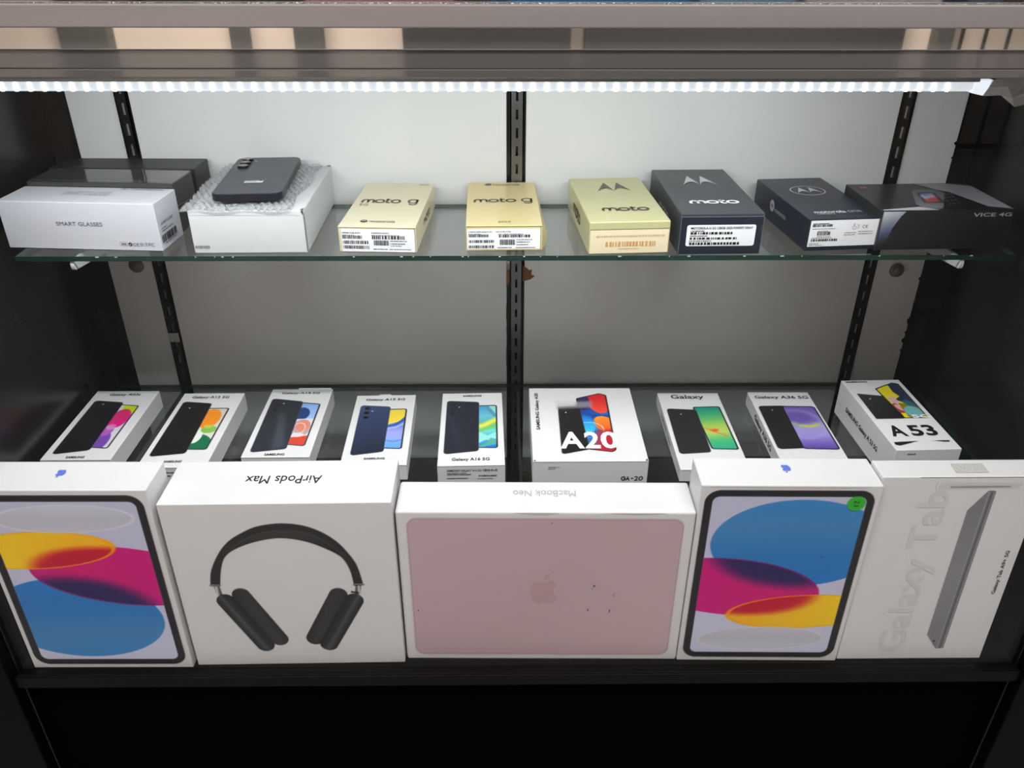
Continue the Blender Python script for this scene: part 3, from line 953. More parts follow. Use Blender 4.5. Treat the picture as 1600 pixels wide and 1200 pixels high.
bracket(-0.5105, ZS, 0.1975, 0.004, M_BRK, 'pale shelf bracket under the left end of the upper glass shelf')
bracket(0.5110, ZS, 0.1985, 0.004, M_BRK, 'pale shelf bracket under the right end of the upper glass shelf')
bracket(-0.0125, ZS, 0.2005, 0.0035, M_CHROME, 'bright metal shelf bracket under the middle of the upper glass shelf')
bracket(-0.4995, ZL, 0.255, 0.004, M_BLKSTEEL, 'dark shelf bracket under the left end of the lower glass shelf')
bracket(0.5000, ZL, 0.255, 0.004, M_BLKSTEEL, 'dark shelf bracket under the right end of the lower glass shelf')
bracket(0.0035, ZL, 0.255, 0.0035, M_CHROME, 'bright metal shelf bracket under the middle of the lower glass shelf')

# ------------------------------------------------------------------ LED bar
led = thing('led_light_bar', 'long white LED light bar with visible diodes under the top rail', 'lamp', (0, LED_Y, LED_Z))
M_TUBE = mat('frosted_led_cover', (0.9, 0.93, 0.95), 0.3, emit=(0.92, 0.96, 1.0), estr=0.62)
M_DIODE = mat('led_diode', (1, 1, 1), 0.4, emit=(0.98, 0.99, 1.0), estr=5.0)
bm = bmesh.new()
n = 10
pr = [(0.0048 * math.cos(math.radians(a)), 0.0044 * math.sin(math.radians(a))) for a in range(180, 361, 18)] + [(0.0048, 0.0044), (-0.0048, 0.0044)]
ra, rb = [[bm.verts.new((x, y, z)) for y, z in pr] for x in (LED_X0, LED_X1)]
for i in range(len(pr)):
    j = (i + 1) % len(pr)
    bm.faces.new((ra[i], ra[j], rb[j], rb[i]))
bm.faces.new(ra)
bm.faces.new(rb[::-1])
bmesh.ops.recalc_face_normals(bm, faces=bm.faces)
done(bm, 'led_cover', led, M_TUBE)
dm = None
nd = int((LED_X1 - LED_X0 - 0.03) / 0.0125)
for k in range(nd):
    x = LED_X1 - 0.028 - 0.0125 * k
    if dm is None:
        o = add_box('led_diode', (-0.0017, -0.0056, -0.0038), (0.0017, -0.0046, 0.0038), M_DIODE, led, 0.0003, 1)
        dm = o.data
    else:
        o = link('led_diode', dm, led)
    o.location = (x, 0, 0)
add_box('led_housing', (LED_X0, -0.006, 0.0045), (LED_X1, 0.008, 0.0125), M_ALU, led, 0.0006)
M_CLEARP = pane_mat('cloudy_plastic', (0.8, 0.8, 0.8), 1.4, 0.15, 0.42)
bm = bmesh.new()
pts = [[(LED_X1 - 0.004, -0.0055, -0.0052), (LED_X1 - 0.004, 0.005, -0.0052), (LED_X1 - 0.004, 0.005, 0.0056), (LED_X1 - 0.004, -0.0055, 0.0056)],
       [(LED_X1 + 0.006, -0.0062, -0.0072), (LED_X1 + 0.006, 0.006, -0.0072), (LED_X1 + 0.012, 0.006, 0.0062), (LED_X1 + 0.012, -0.0062, 0.0062)]]
rr = [[bm.verts.new(p) for p in q] for q in pts]
for i in range(4):
    bm.faces.new((rr[0][i], rr[0][(i + 1) % 4], rr[1][(i + 1) % 4], rr[1][i]))
bm.faces.new(rr[1])
bm.faces.new(rr[0][::-1])
bmesh.ops.recalc_face_normals(bm, faces=bm.faces)
done(bm, 'end_cap', led, mat('glowing_end_cap', (0.9, 0.93, 0.95), 0.3, emit=(0.92, 0.96, 1.0), estr=0.85))
# crumpled clear sleeve and cord beyond the end cap
def sheet(name, grid, m, parent, thick=0.0004):
    nb, na = len(grid), len(grid[0])
    vs = [p for row in grid for p in row]
    k = len(vs)
    vs = vs + [(p[0], p[1] + thick, p[2]) for p in vs]
    fs = []
    for i in range(nb - 1):
        for j in range(na - 1):
            q = (i * na + j, i * na + j + 1, (i + 1) * na + j + 1, (i + 1) * na + j)
            fs += [q, tuple(v + k for v in q[::-1])]
    return raw(name, vs, fs, m, parent)


sheet('plastic_sleeve', [[(LED_X1 + 0.010, -0.007, 0.006), (LED_X1 + 0.024, -0.010, 0.012), (LED_X1 + 0.040, -0.006, 0.013), (LED_X1 + 0.060, -0.010, 0.012)],
                         [(LED_X1 + 0.008, -0.008, 0.000), (LED_X1 + 0.022, -0.013, 0.002), (LED_X1 + 0.038, -0.008, 0.001), (LED_X1 + 0.058, -0.012, 0.004)],
                         [(LED_X1 + 0.005, -0.007, -0.007), (LED_X1 + 0.019, -0.010, -0.005), (LED_X1 + 0.030, -0.012, -0.008), (LED_X1 + 0.060, -0.009, -0.008)],
                         [(LED_X1 + 0.006, -0.006, -0.0075), (LED_X1 + 0.021, -0.008, -0.0065), (LED_X1 + 0.033, -0.014, -0.0155), (LED_X1 + 0.061, -0.007, -0.011)]], M_CLEARP, led)
tube('led_cord', [(LED_X1 + 0.011, 0.002, 0.0), (LED_X1 + 0.03, 0.004, 0.002), (LED_X1 + 0.06, 0.008, 0.006), (LED_X1 + 0.12, 0.01, 0.004), (LED_X1 + 0.2, 0.012, 0.009)], 0.0018, mat('clear_grey_cord', (0.4, 0.4, 0.4), 0.4), led, 6)

# ------------------------------------------------------------------ things standing on the counter above (only their feet are in view)
ZC = 0.9906


def counter_card(name, label, cat, x0, x1, y, h, th, col, parts=()):
    t = thing(name, label, cat, ((x0 + x1) / 2, y, ZC))
    wd = (x1 - x0) / 2
    add_box('card_body', (-wd, 0, 0), (wd, th, h), mat(name + '_print', col, 0.5), t, 0.0008)
    for nm, a0, b0, a1, b1, c in parts:
        add_box(nm, (-wd + a0 * 2 * wd, -0.0004, b0), (-wd + a1 * 2 * wd, 0.0002, b1), mat(name + '_' + nm, c, 0.5), t)
    return t


YC = -0.285
counter_card('pale_counter_sign', 'pale grey sign foot at the far left end of the counter top', 'sign', -0.500, -0.405, YC - 0.02, 0.14, 0.004, (0.72, 0.70, 0.70))
counter_card('brown_carton', 'brown cardboard box on the counter top behind the grey rail', 'box', -0.418, -0.350, YC + 0.01, 0.06, 0.05, (0.40, 0.28, 0.20), (('tape_strip', 0.6, 0.0, 0.63, 0.06, (0.7, 0.6, 0.5)),))
counter_card('black_stand', 'black card stand on the counter top left of the pink pack', 'stand', -0.345, -0.197, YC + 0.02, 0.10, 0.03, (0.12, 0.12, 0.12), (('grey_panel', 0.3, 0.0, 0.62, 0.1, (0.24, 0.23, 0.22)),))
counter_card('pink_pack', 'pink striped pack on the counter top, left of the blue one', 'pack', -0.193, -0.050, YC, 0.09, 0.02, (0.74, 0.55, 0.60),
             (('pale_stripe', 0.0, 0.0030, 0.38, 0.006, (0.86, 0.68, 0.74)), ('dark_stripe', 0.3, 0.0, 0.95, 0.0022, (0.50, 0.36, 0.40)), ('dark_end', 0.92, 0.004, 1.0, 0.09, (0.30, 0.26, 0.27))))
counter_card('blue_pack', 'bright blue pack on the counter top in the middle', 'pack', -0.028, 0.150, YC, 0.09, 0.02, (0.16, 0.50, 0.72),
             (('dark_line', 0.0, 0.0032, 0.95, 0.0040, (0.10, 0.36, 0.55)), ('corner_emblem', 0.02, 0.006, 0.08, 0.03, (0.10, 0.22, 0.30))))
counter_card('light_blue_pack', 'light blue pack on the counter top beside the white card', 'pack', 0.157, 0.243, YC, 0.09, 0.02, (0.50, 0.66, 0.78), (('grey_line', 0.3, 0.0042, 0.95, 0.0052, (0.45, 0.55, 0.63)),))
t = counter_card('white_card', 'white printed card on the counter top near the right end', 'card', 0.250, 0.371, YC - 0.004, 0.12, 0.003, (0.80, 0.80, 0.80))
r_ = random.Random(3)
bm = bmesh.new()
x = -0.055
while x < 0.052:
    wd = r_.uniform(0.002, 0.006)
    zz_ = 0.0047 - (x + 0.055) * 0.012
    bm.faces.new([bm.verts.new(q) for q in ((x, -0.0004, zz_), (x + wd, -0.0004, zz_), (x + wd, -0.0004, zz_ + 0.0012), (x, -0.0004, zz_ + 0.0012))])
    x += wd + 0.0009
done(bm, 'fine_print', t, M_INKG)
counter_card('navy_pack', 'small navy pack on the counter top right of the white card', 'pack', 0.376, 0.394, YC, 0.08, 0.02, (0.13, 0.17, 0.27))
counter_card('grey_pack', 'grey blue pack on the counter top near the right end', 'pack', 0.396, 0.428, YC, 0.08, 0.02, (0.34, 0.38, 0.43))
counter_card('maroon_pack', 'dark red pack at the far right end of the counter top', 'pack', 0.430, 0.525, YC, 0.08, 0.02, (0.30, 0.20, 0.22), (('pink_figure', 0.15, 0.001, 0.33, 0.03, (0.44, 0.30, 0.30)), ('pink_figure', 0.46, 0.0, 0.62, 0.03, (0.50, 0.36, 0.36)), ('grey_figure', 0.7, 0.0, 0.9, 0.03, (0.36, 0.36, 0.40))))

# ------------------------------------------------------------------ upper shelf
G1 = 'cartons on the upper shelf'
# white glasses carton
c = Carton('sg_white', 'glasses_box', 'long white glasses box at the front left of the upper shelf', G1, m=mat('cool_white_card', (0.79, 0.79, 0.815), 0.45, noise=0.012, scale=30))
c.text('F', 'SMART GLASSES', c.bb('F', 'SMART'), M_INKG)
ib = c.bb('F', 'icons')
c.strokes('F', [rrect(0, 0, 8, 4, 1.9) + [rrect(0, 0, 8, 4, 1.9)[0]]], (ib[0], ib[1] + 0.2, ib[0] + 9.6, ib[3]), 0.3, M_INKG, 'approval_mark')
c.micro('F', [(ib[0] + 2, ib[1] + 1.6, ib[0] + 8, ib[1] + 3.2)], M_INKG, name='approval_mark')
q = c.d('F', 'circ')
c.flat('F', 'approval_mark', [ell(q[0][0], q[0][1], 2.2, 2.2)], M_INK, 2 * EPS)
c.strokes('F', [[(q[0][0] - 1.1, q[0][1] - 0.2), (q[0][0] - 0.2, q[0][1] - 1), (q[0][0] + 1.4, q[0][1] + 1.2)]], (q[0][0] - 1.3, q[0][1] - 1, q[0][0] + 1.4, q[0][1] + 1), 0.5, M_INKW, 'approval_mark', e=3 * EPS)
c.strokes('F', [arc(0, 0, 1, 1, 0, 360, 20)], (q[1][0] - 2, q[1][1] - 2, q[1][0] + 2, q[1][1] + 2), 0.35, M_INKG, 'approval_mark')
c.strokes('F', [arc(0, 0, 1, 1, 0, 360, 12)], (q[1][0] - 0.9, q[1][1] - 0.9, q[1][0] + 0.9, q[1][1] + 0.9), 0.3, M_INKG, 'approval_mark')
c.strokes('F', [[(0, 0), (1, 1)], [(0, 1), (1, 0)], [(0.1, 1), (0.9, 1)], [(0.2, -0.1), (0.8, -0.1)]], (q[2][0] - 1.5, q[2][1] - 2, q[2][0] + 1.5, q[2][1] + 2), 0.35, M_INKG, 'approval_mark')
c.text('F', 'C\u20ac', c.bb('F', 'CE'), M_INKG, name='approval_mark')
c.text('F', 'FC', c.bb('F', 'FC'), M_INKG, name='approval_mark')
c.text('T', 'SMART GLASSES', c.bb('T', 'SMART'), M_INKL)
b = c.bb('T', 'AI')
c.text('T', 'AI Translation', (b[0], b[1], b[2], min(b[3], 56)), M_INKG)
c.text('R', 'AI SMART GLASSES', c.bb('R', 'txt')[:1] + (28.3, c.bb('R', 'txt')[2], 31.6), M_INK)
b = c.bb('R', 'lines')
c.micro('R', [(b[0], 23.6, b[0] + 13, 24.8), (b[0], 20.6, b[2], 21.8)])
b = c.bb('R', 'bar')
c.barcode('R', [(b[0], 8.2, b[2], 17.2)])
c.micro('R', [(b[0] + 6, 5.6, b[2] - 3, 7.0)])

M_BCARD = mat('black_glossy_card', (0.12, 0.12, 0.122), 0.22, noise=0.05, scale=12, coat=0.3)
M_BCARD2 = mat('black_matt_card', (0.10, 0.10, 0.10), 0.45, noise=0.05, scale=12)
M_FILM = pane_mat('shrink_film', (0.92, 0.92, 0.92), 1.45, 0.06, 0.03)
c = Carton('bkmid', 'glasses_box', 'glossy black glasses box in shrink film, right behind the white glasses box', G1, m=M_BCARD, l=57.5)
q = c.bb('R', 'crease')
c.flat('R', 'lid_seam', [[(0, 33.5), (c.l, 30.0), (c.l, 30.8), (0, 34.4)]], mat('pale_film_crease', (0.45, 0.45, 0.45), 0.3), 3 * EPS)
c.rect('F', 'lid_seam', 0, 33.2, c.w, 33.9, M_SEAM, 0, 2 * EPS)
c.flat('T', 'film_crease', [[(113.5, 60), (114.6, 60), (141, 9), (139.6, 8.6)], [(8, 4.2), (c.w - 4, 5.2), (c.w - 3, 6.6), (8, 5.0)]], mat('pale_film_crease'), 4 * EPS)
add_box('shrink_film', (-c.w / 2 * MM - 0.0006, -0.0006, 0.0004), (c.w / 2 * MM + 0.0006, c.l * MM + 0.0006, c.h * MM + 0.0007), M_FILM, c.root, 0.0012)
c = Carton('bkback', 'glasses_box', 'matt black glasses box farthest back, against the white panel', G1, m=M_BCARD2)
c.micro('T', [(24, 2.4, 64, 7.0)], M_INKG)

# plain white mailer, sheet of bubble wrap, phone
c = Carton('genbox', 'mailer_box', 'plain white cardboard mailer box under the bubble wrap', G1, m=M_PAPER2, l=188.5, bev=0.0016)
c.text('F', 'GEN-BOX', (1.5, 6.2, 18.6, 9.9), M_INK, 180)
M_CUT = mat('brown_cut_edge', (0.30, 0.25, 0.2), 0.8)
c.flat('R', 'side_slit', [[(1.4, 1.0), (2.3, 1.0), (2.0, 46.5), (1.0, 46.5)]], M_SEAM)
c.flat('T', 'corner_notch', [[(125.2, 0.0), (128.9, 0.0), (128.9, 6.5), (127.2, 6.0), (126.0, 3.0)], [(124.5, 184.5), (128.8, 184.0), (128.8, 188.4), (125.5, 188.4)]], M_CUT, 2 * EPS)
c.flat('F', 'corner_notch', [[(126.6, 47.4), (128.9, 44.0), (128.9, 50.0), (126.0, 50.0)], [(128.2, 2), (129, 2), (129, 44), (128.4, 44)]], M_CUT, 2 * EPS)
c.flat('F', 'lid_seam', [[(1.5, 45.0), (124, 44.2), (124, 44.7), (1.5, 45.4)]], mat('soft_fold_line', (0.70, 0.70, 0.70), 0.7))
gen = c
wrap = thing('bubble_wrap', 'crinkled clear bubble wrap sheet between the white mailer box and the black phone', 'wrapping', (0, 0, 0))
cg, sg_ = math.cos(math.radians(0.93)), math.sin(math.radians(0.93))


def gen_pt(a, b, z):
    x, y = (a - 64.5) * MM, b * MM
    return (-0.3062 + x * cg - y * sg_, -0.1899 + x * sg_ + y * cg, ZS + z)


NA, NBW = 112, 158
vs = []
rr_ = np.random.default_rng(4)
ja, jb = rr_.normal(0, 1, NBW), rr_.normal(0, 1, NA)
for layer in (0, 1):
    for j in range(NBW):
        for i in range(NA):
            u, v = i / (NA - 1), j / (NBW - 1)
            aL, aR = -6.5 + 2.0 * math.sin(v * 9) + ja[j] * 0.5, 113.0 + 5.5 * v + 2.2 * math.sin(v * 12 + 1) + ja[j] * 0.5
            a = aL + (aR - aL) * u
            b0, b1 = -3.2 + 1.3 * math.sin(u * 13) + jb[i] * 0.4, 183.0 + 1.0 * math.sin(u * 10)
            b = b0 + (b1 - b0) * v
            edge = max(0.0, (0.0 - b) / 3.5)
            if layer == 0:
                ph = 7.6
                ra_ = a / ph
                rb_ = b / (ph * 0.87)
                k = math.floor(rb_)
                fa = (ra_ + (0.5 if k % 2 else 0)) % 1 - 0.5
                fb = rb_ - k - 0.5
                bub = max(0.0, 1 - (fa * fa + fb * fb) * 5.2) ** 0.5
                z = 52.2 + 2.6 * bub + 0.5 * math.sin(a * 0.35 + b * 0.21) + 0.5 * math.sin(a * 0.9 - b * 0.6) + 0.3 * rr_.normal()
                if 12 < a < 108 and 8 < b:
                    z = min(z, 56.8)
                z -= 2.0 * edge
            else:
                z = 50.7 - 0.4 * edge
            vs.append(gen_pt(a, b, z * MM))
fs = []
N = NA * NBW
for j in range(NBW - 1):
    for i in range(NA - 1):
        q = (j * NA + i, j * NA + i + 1, (j + 1) * NA + i + 1, (j + 1) * NA + i)
        fs += [q, tuple(k + N for k in q[::-1])]
for j in range(NBW - 1):
    for i in (0, NA - 1):
        fs.append((j * NA + i, (j + 1) * NA + i, (j + 1) * NA + i + N, j * NA + i + N))
for i in range(NA - 1):
    for j in (0, NBW - 1):
        fs.append((j * NA + i, j * NA + i + 1, j * NA + i + 1 + N, j * NA + i + N))
M_WRAP = pane_mat('bubble_film', (0.95, 0.95, 0.96), 1.5, 0.1, 0.16)
raw('bubble_sheet', vs, fs, M_WRAP, wrap, True)

c = Carton('phone', 'smartphone', 'black smartphone lying face down on bubble wrap', None, 'phone', None, dz=0.0575)
M_PHB = mat('dark_blue_black_phone_back', (0.19, 0.205, 0.24), 0.36, noise=0.02, scale=40)
M_PHF = mat('phone_metal_rim', (0.085, 0.095, 0.135), 0.35, 0.4)


def rounded_slab(name, w, l, z0, z1, r, bev, m, parent, seg=3):
    bm = bmesh.new()
    out = rrect(-w / 2, 0, w / 2, l, r, 7)
    f = bm.faces.new([bm.verts.new((a, b, z0)) for a, b in out])
    ex = bmesh.ops.extrude_face_region(bm, geom=[f])
    top = [v for v in ex['geom'] if isinstance(v, bmesh.types.BMVert)]
    for v in top:
        v.co.z = z1
    bmesh.ops.recalc_face_normals(bm, faces=bm.faces)
    es = [e for e in bm.edges if abs(e.verts[0].co.z - e.verts[1].co.z) < 1e-7]
    if bev:
        bmesh.ops.bevel(bm, geom=es, offset=bev, segments=seg, affect='EDGES', profile=0.5)
    return done(bm, name, parent, m, False)


rounded_slab('phone_rim', 0.0788, 0.1592, 0.0, 0.0080, 0.0095, 0.0008, M_PHF, c.root)
rounded_slab('back_cover', 0.0776, 0.1580, 0.0079, 0.0087, 0.0092, 0.0004, M_PHB, c.root, 2).location.y = 0.0006
M_LENS = mat('black_lens_glass', (0.03, 0.03, 0.035), 0.06, coat=0.5)
for k, (a, b) in enumerate(((14.6, 144.5), (14.6, 128.5), (14.6, 112.5))):
    bm = bmesh.new()
    bmesh.ops.create_cone(bm, cap_ends=True, segments=32, radius1=0.0068, radius2=0.0066, depth=0.0022, matrix=Matrix.Translation(((a - c.w / 2) * MM, b * MM, 0.0098)))
    lr = done(bm, 'camera_ring', c.root, mat('dark_camera_ring', (0.10, 0.10, 0.115), 0.25, 0.7), False)
    bm = bmesh.new()
    bmesh.ops.create_cone(bm, cap_ends=True, segments=32, radius1=0.0054, radius2=0.0052, depth=0.0006, matrix=Matrix.Translation(((a - c.w / 2) * MM, b * MM, 0.0111)))
    done(bm, 'camera_lens', lr, M_LENS)
c.flat('T', 'flash', [ell(26, 139, 1.8, 1.8)], M_INKL, 2 * EPS)
lb = c.rect('T', 'barcode_label', 29.5, 41.5, 50.5, 50.5, M_LABEL, 0, 2 * EPS)
c.micro('T', [(30.5, 47.6, 45, 49.0), (30.5, 45.2, 43, 46.4), (30.5, 42.8, 44, 43.8)], parent=lb, e=3 * EPS)
c.rect('T', 'label_mark', 46, 47.2, 49.5, 49.8, M_INK, 0, 3 * EPS, lb)
c.flat('F', 'charging_port', [rrect(35.3, 2.8, 44.3, 5.4, 1.3)], M_INK, 2 * EPS)
c.flat('F', 'speaker_slot', [rrect(13, 3.4, 25, 4.8, 0.7), ell(52.5, 4.1, 0.7, 0.7)], M_INK, 2 * EPS)

# gold moto boxes
M_GOLD1 = mat('pale_gold_card', (0.85, 0.815, 0.69), 0.36, 0.12, noise=0.015, scale=20)
M_GOLD2 = mat('yellow_gold_card', (0.86, 0.79, 0.57), 0.34, 0.15, noise=0.015, scale=20)
M_GOLD3 = mat('green_gold_card', (0.78, 0.765, 0.57), 0.30, 0.2, noise=0.015, scale=20)
M_BROWN = mat('brown_ink', (0.24, 0.17, 0.15), 0.5)


def roundel(c, face, cx, cy, rx, ry, m, inner, name='logo'):
    lg = c.flat(face, name, [ell(cx, cy, rx, ry)], m, 2 * EPS)
    c.flat(face, 'logo_wing', mapped(batwing(), (cx - rx * 0.72, cy - ry * 0.42, cx + rx * 0.72, cy + ry * 0.5)), inner, 3 * EPS, lg)


def moto_label(c, bars):
    lb = c.rect('F', 'barcode_label', *c.bb('F', 'label'), M_LABEL, 1.0)
    q = c.d('F', 'bars')
    bx = [(min(a[0], b[0]), min(a[1], b[1]), max(a[0], b[0]), max(a[1], b[1])) for a, b in zip(q[::2], q[1::2])]
    c.barcode('F', bx, mat('dark_grey_ink', (0.22, 0.22, 0.24), 0.5), parent=lb)
    return lb, bx


c = Carton('motog5g', 'phone_box', 'pale gold phone box with wide dark lettering, left of the yellower gold box', G1, m=M_GOLD1)
c.strokes('T', WIDE_MOTO, (8.8, 86.5, 57.6, 105.5), 2.6, M_BROWN)
c.strokes('T', WIDE_G, (65.6, 80.5, 78.6, 103.0), 2.3, M_BROWN)
c.text('T', '5G', (8.8, 75.2, 19.6, 82.6), mat('light_brown_ink', (0.50, 0.44, 0.34), 0.5))
q = c.d('T', 'logo')
roundel(c, 'T', q[0][0], q[0][1], 4.2, 4.6, M_BROWN, M_GOLD1)
b = c.bb('T', 'motorola')
c.text('T', 'motorola', (b[0], 13.2, b[2] + 1, 21.5), M_BROWN)
b = c.bb('T', '2024')
c.text('T', '2024', (b[0], 163.5, b[2], 168.5), M_INKG)
lb, bx = moto_label(c, None)
c.micro('F', [(4, 22.2, 25, 23.6), (38, 22.4, 58, 23.6), (59, 13.0, 78, 14.2), (59, 9.8, 76, 11.0), (59, 7.4, 72, 8.4), (39, 3.2, 55, 4.4), (58, 3.2, 82, 4.2), (4.2, 19.8, 18, 20.6), (37.6, 20.0, 70, 20.8)], parent=lb)
b = c.bb('R', 'moto')
c.strokes('R', WIDE_MOTO, (62, 9.5, 118, 20), 2.0, M_BROWN)
c.rect('F', 'lid_seam', 0.6, 28.6, c.w - 0.6, 29.0, mat('red_brown_seam', (0.35, 0.14, 0.10), 0.7))
c.rect('F', 'lid_seam', c.w - 1.6, 0.4, c.w - 1.1, 28.4, M_BROWN)

c = Carton('motog25', 'phone_box', 'yellow gold phone box with wide dark lettering, in front of the middle upright', G1, m=M_GOLD2)
q = c.d('T', 'logo')
roundel(c, 'T', q[0][0], q[0][1], 4.2, 4.6, M_BROWN, M_GOLD2)
c.text('T', 'motorola', (33.3, 158, 67.6, 165.5), M_BROWN)
c.strokes('T', WIDE_MOTO, (8.2, 86.0, 61.0, 103.0), 2.6, M_BROWN)
c.strokes('T', WIDE_G, (66.8, 80.5, 80.8, 102.0), 2.3, M_BROWN)
c.text('T', '2025', (36.8, 8.6, 51.6, 14.6), mat('light_brown_ink'))
lb, bx = moto_label(c, None)
c.micro('F', [(3, 22.0, 30, 23.2), (34, 22.2, 52, 23.2), (58, 12.4, 76, 13.6), (58, 9.6, 74, 10.8), (58, 6.4, 72, 7.6), (36, 3.0, 53, 4.2), (57, 3.0, 80, 4.0), (3, 19.6, 17, 20.4), (36.6, 19.4, 66, 20.2)], parent=lb)
c.rect('F', 'lid_seam', 0.5, 28.4, c.w - 0.5, 28.9, M_BROWN)
c.rect('F', 'lid_seam', c.w - 2.3, 0.4, c.w - 1.9, 28.2, M_BROWN)
raw('bulging_side', [c.p('R', 0.5, 29.0, 0.0001), c.p('R', 165, 29.5, 0.0001), c.p('R', 165, 0.5, 0.0001), c.p('R', 0.5, 0.5, 0.0001),
                     c.p('R', 18, 14, 0.0060), c.p('R', 120, 14, 0.0050), c.p('R', 20, 2, 0.0065), c.p('R', 120, 2, 0.005)],
    [(0, 4, 5, 1), (0, 3, 6, 4), (4, 6, 7, 5), (1, 5, 7, 2), (3, 2, 7, 6)], M_GOLD2, c.root)

c = Carton('motogold', 'phone_box', 'greenish gold phone box with winged mark, left of tall dark box', G1, m=M_GOLD3, bev=0.0016)
M_WING = mat('dark_bronze_ink', (0.33, 0.30, 0.27), 0.4, 0.3)
c.flat('T', 'logo', mapped(batwing(), (28.5, 116.5, 70.5, 153.0)), M_WING, 2 * EPS)
c.strokes('T', WIDE_MOTO, (21.0, 37.5, 77.5, 54.0), 3.0, M_BROWN)
c.strokes('L', WIDE_MOTO, (54, 11.0, 112, 28.0), 3.0, M_BROWN)
M_CREAM = mat('cream_front_label', (0.92, 0.86, 0.72), 0.32, 0.05)
c.rect('F', 'front_label', 1.5, 1.2, c.w - 1.5, 28.8, M_CREAM)
c.micro('F', [(8.5, 20.4, 87.5, 22.4)], mat('pale_brown_ink', (0.78, 0.69, 0.55), 0.5))
b = c.bb('F', 'bar')
c.barcode('F', [(19.5, 9.0, 77, 14.8)], mat('orange_ink', (0.80, 0.60, 0.34), 0.5))
c.micro('F', [(34, 5.8, 58, 7.2)], mat('pale_brown_ink'))
c.rect('F', 'lid_seam', 1.0, 29.2, c.w - 1.0, 29.8, mat('light_brown_ink'), 0, 2 * EPS)

M_NAVY1 = mat('charcoal_navy_card', (0.20, 0.215, 0.235), 0.36, noise=0.02, scale=20)
M_NAVY2 = mat('deep_navy_card', (0.10, 0.125, 0.18), 0.33, noise=0.02, scale=20)
M_SILVER = mat('silver_ink', (0.80, 0.80, 0.80), 0.35, 0.2)
c = Carton('motodark', 'phone_box', 'tall charcoal phone box with white lettering and a rounded white label', G1, m=M_NAVY1)
c.flat('T', 'logo', mapped(batwing(), (26.4, 112.0, 68.5, 151.5)), M_SILVER, 2 * EPS)
c.strokes('T', WIDE_MOTO, (17.8, 35.5, 76.3, 52.0), 3.4, M_INKW)
c.strokes('L', WIDE_MOTO, (66, 15.0, 122, 31.5), 2.6, M_SILVER)
c.rect('F', 'front_face', 0.9, 0.9, c.w - 0.9, 43.8, M_NAVY2)
c.rect('F', 'lid_seam', 0.5, 43.9, c.w - 0.5, 44.5, mat('pale_worn_edge', (0.42, 0.45, 0.50), 0.5))
c.flat('F', 'lid_seam', [[(0.3, 1), (0.7, 1), (0.7, 46), (0.3, 46)], [(c.w - 0.8, 1), (c.w - 0.4, 1), (c.w - 0.4, 46), (c.w - 0.8, 46)], [(c.w - 3.0, 25), (c.w - 2.4, 25), (c.w - 2.0, 33), (c.w - 2.6, 33)]], mat('pale_worn_edge'))
lb = c.rect('F', 'barcode_label', *c.bb('F', 'label'), M_LABEL, 2.6, 3 * EPS)
b = c.bb('F', 'text')
c.text('F', 'MOTOROLA G 5G 128GB 2025 FOREST GRAY', (b[0], 30.2, b[2], 32.9), M_INK, bold=0.02, parent=lb, e=5 * EPS)
q = c.d('F', 'bars')
c.barcode('F', [(min(a[0], b_[0]), min(a[1], b_[1]), max(a[0], b_[0]), max(a[1], b_[1])) for a, b_ in zip(q[::2], q[1::2])], parent=lb, e=5 * EPS)
q = c.d('F', 'micro')
c.micro('F', [(min(a[0], b_[0]), min(a[1], b_[1]), max(a[0], b_[0]), max(a[1], b_[1])) for a, b_ in zip(q[::2], q[1::2])], M_INK, parent=lb, e=5 * EPS)

c = Carton('motoone', 'phone_box', 'navy phone box with a ringed wing mark and a square white label', G1, m=M_NAVY2)
c.strokes('T', [arc(0, 0, 1, 1, 0, 360, 40)], (21.8, 90.0, 66.2, 129.0), 1.5, M_SILVER, 'logo')
c.flat('T', 'logo', mapped(batwing(), (28.0, 99.5, 60.0, 124.0)), M_SILVER, 2 * EPS)
c.text('T', 'motorola', (15.8, 20.8, 53.5, 29.5), M_INKW, bold=0.012)
c.text('T', 'one', (56.5, 21.2, 72.8, 28.0), M_INKL)
c.micro('T', [(17.0, 16.4, 38.5, 19.2)], M_INKL)
roundel(c, 'L', 61, 20.8, 7.2, 7.2, M_INKL, M_NAVY2)
c.text('L', 'motorola', (70.5, 16.2, 104, 22.4), M_INKL)
lb = c.rect('F', 'barcode_label', *c.bb('F', 'label'), M_LABEL)
q = c.d('F', 'bars')
c.barcode('F', [(min(a[0], b_[0]), min(a[1], b_[1]), max(a[0], b_[0]), max(a[1], b_[1])) for a, b_ in zip(q[::2], q[1::2])], parent=lb)
c.text('F', 'C\u20ac', c.bb('F', 'CE'), M_INKG, parent=lb)
b = c.bb('F', 'hand')
c.strokes('F', [[(0.3, 0), (0.2, 0.3), (0.35, 0.4), (0.35, 1), (0.5, 1), (0.5, 0.5), (0.8, 0.45), (0.8, 0), (0.3, 0)], [(0, 0.4), (0.15, 0.4)], [(0.9, 0.8), (1.2, 0.8), (1.2, 0.2), (0.95, 0.2)]], b, 0.45, M_INKG, 'hand_symbol', parent=lb)
c.micro('F', [(5, 32.0, 24, 33.2), (5, 26.0, 33, 26.8), (12, 23.2, 25, 24.0), (12, 16.8, 28, 17.6), (6, 15.0, 30, 15.8), (44, 20.5, 58, 21.4), (61, 21.4, 78, 22.4), (61, 18.8, 78, 19.6), (44, 18.0, 57, 18.8), (4, 8.2, 16, 9.2), (4, 6.4, 20, 7.2)], parent=lb)

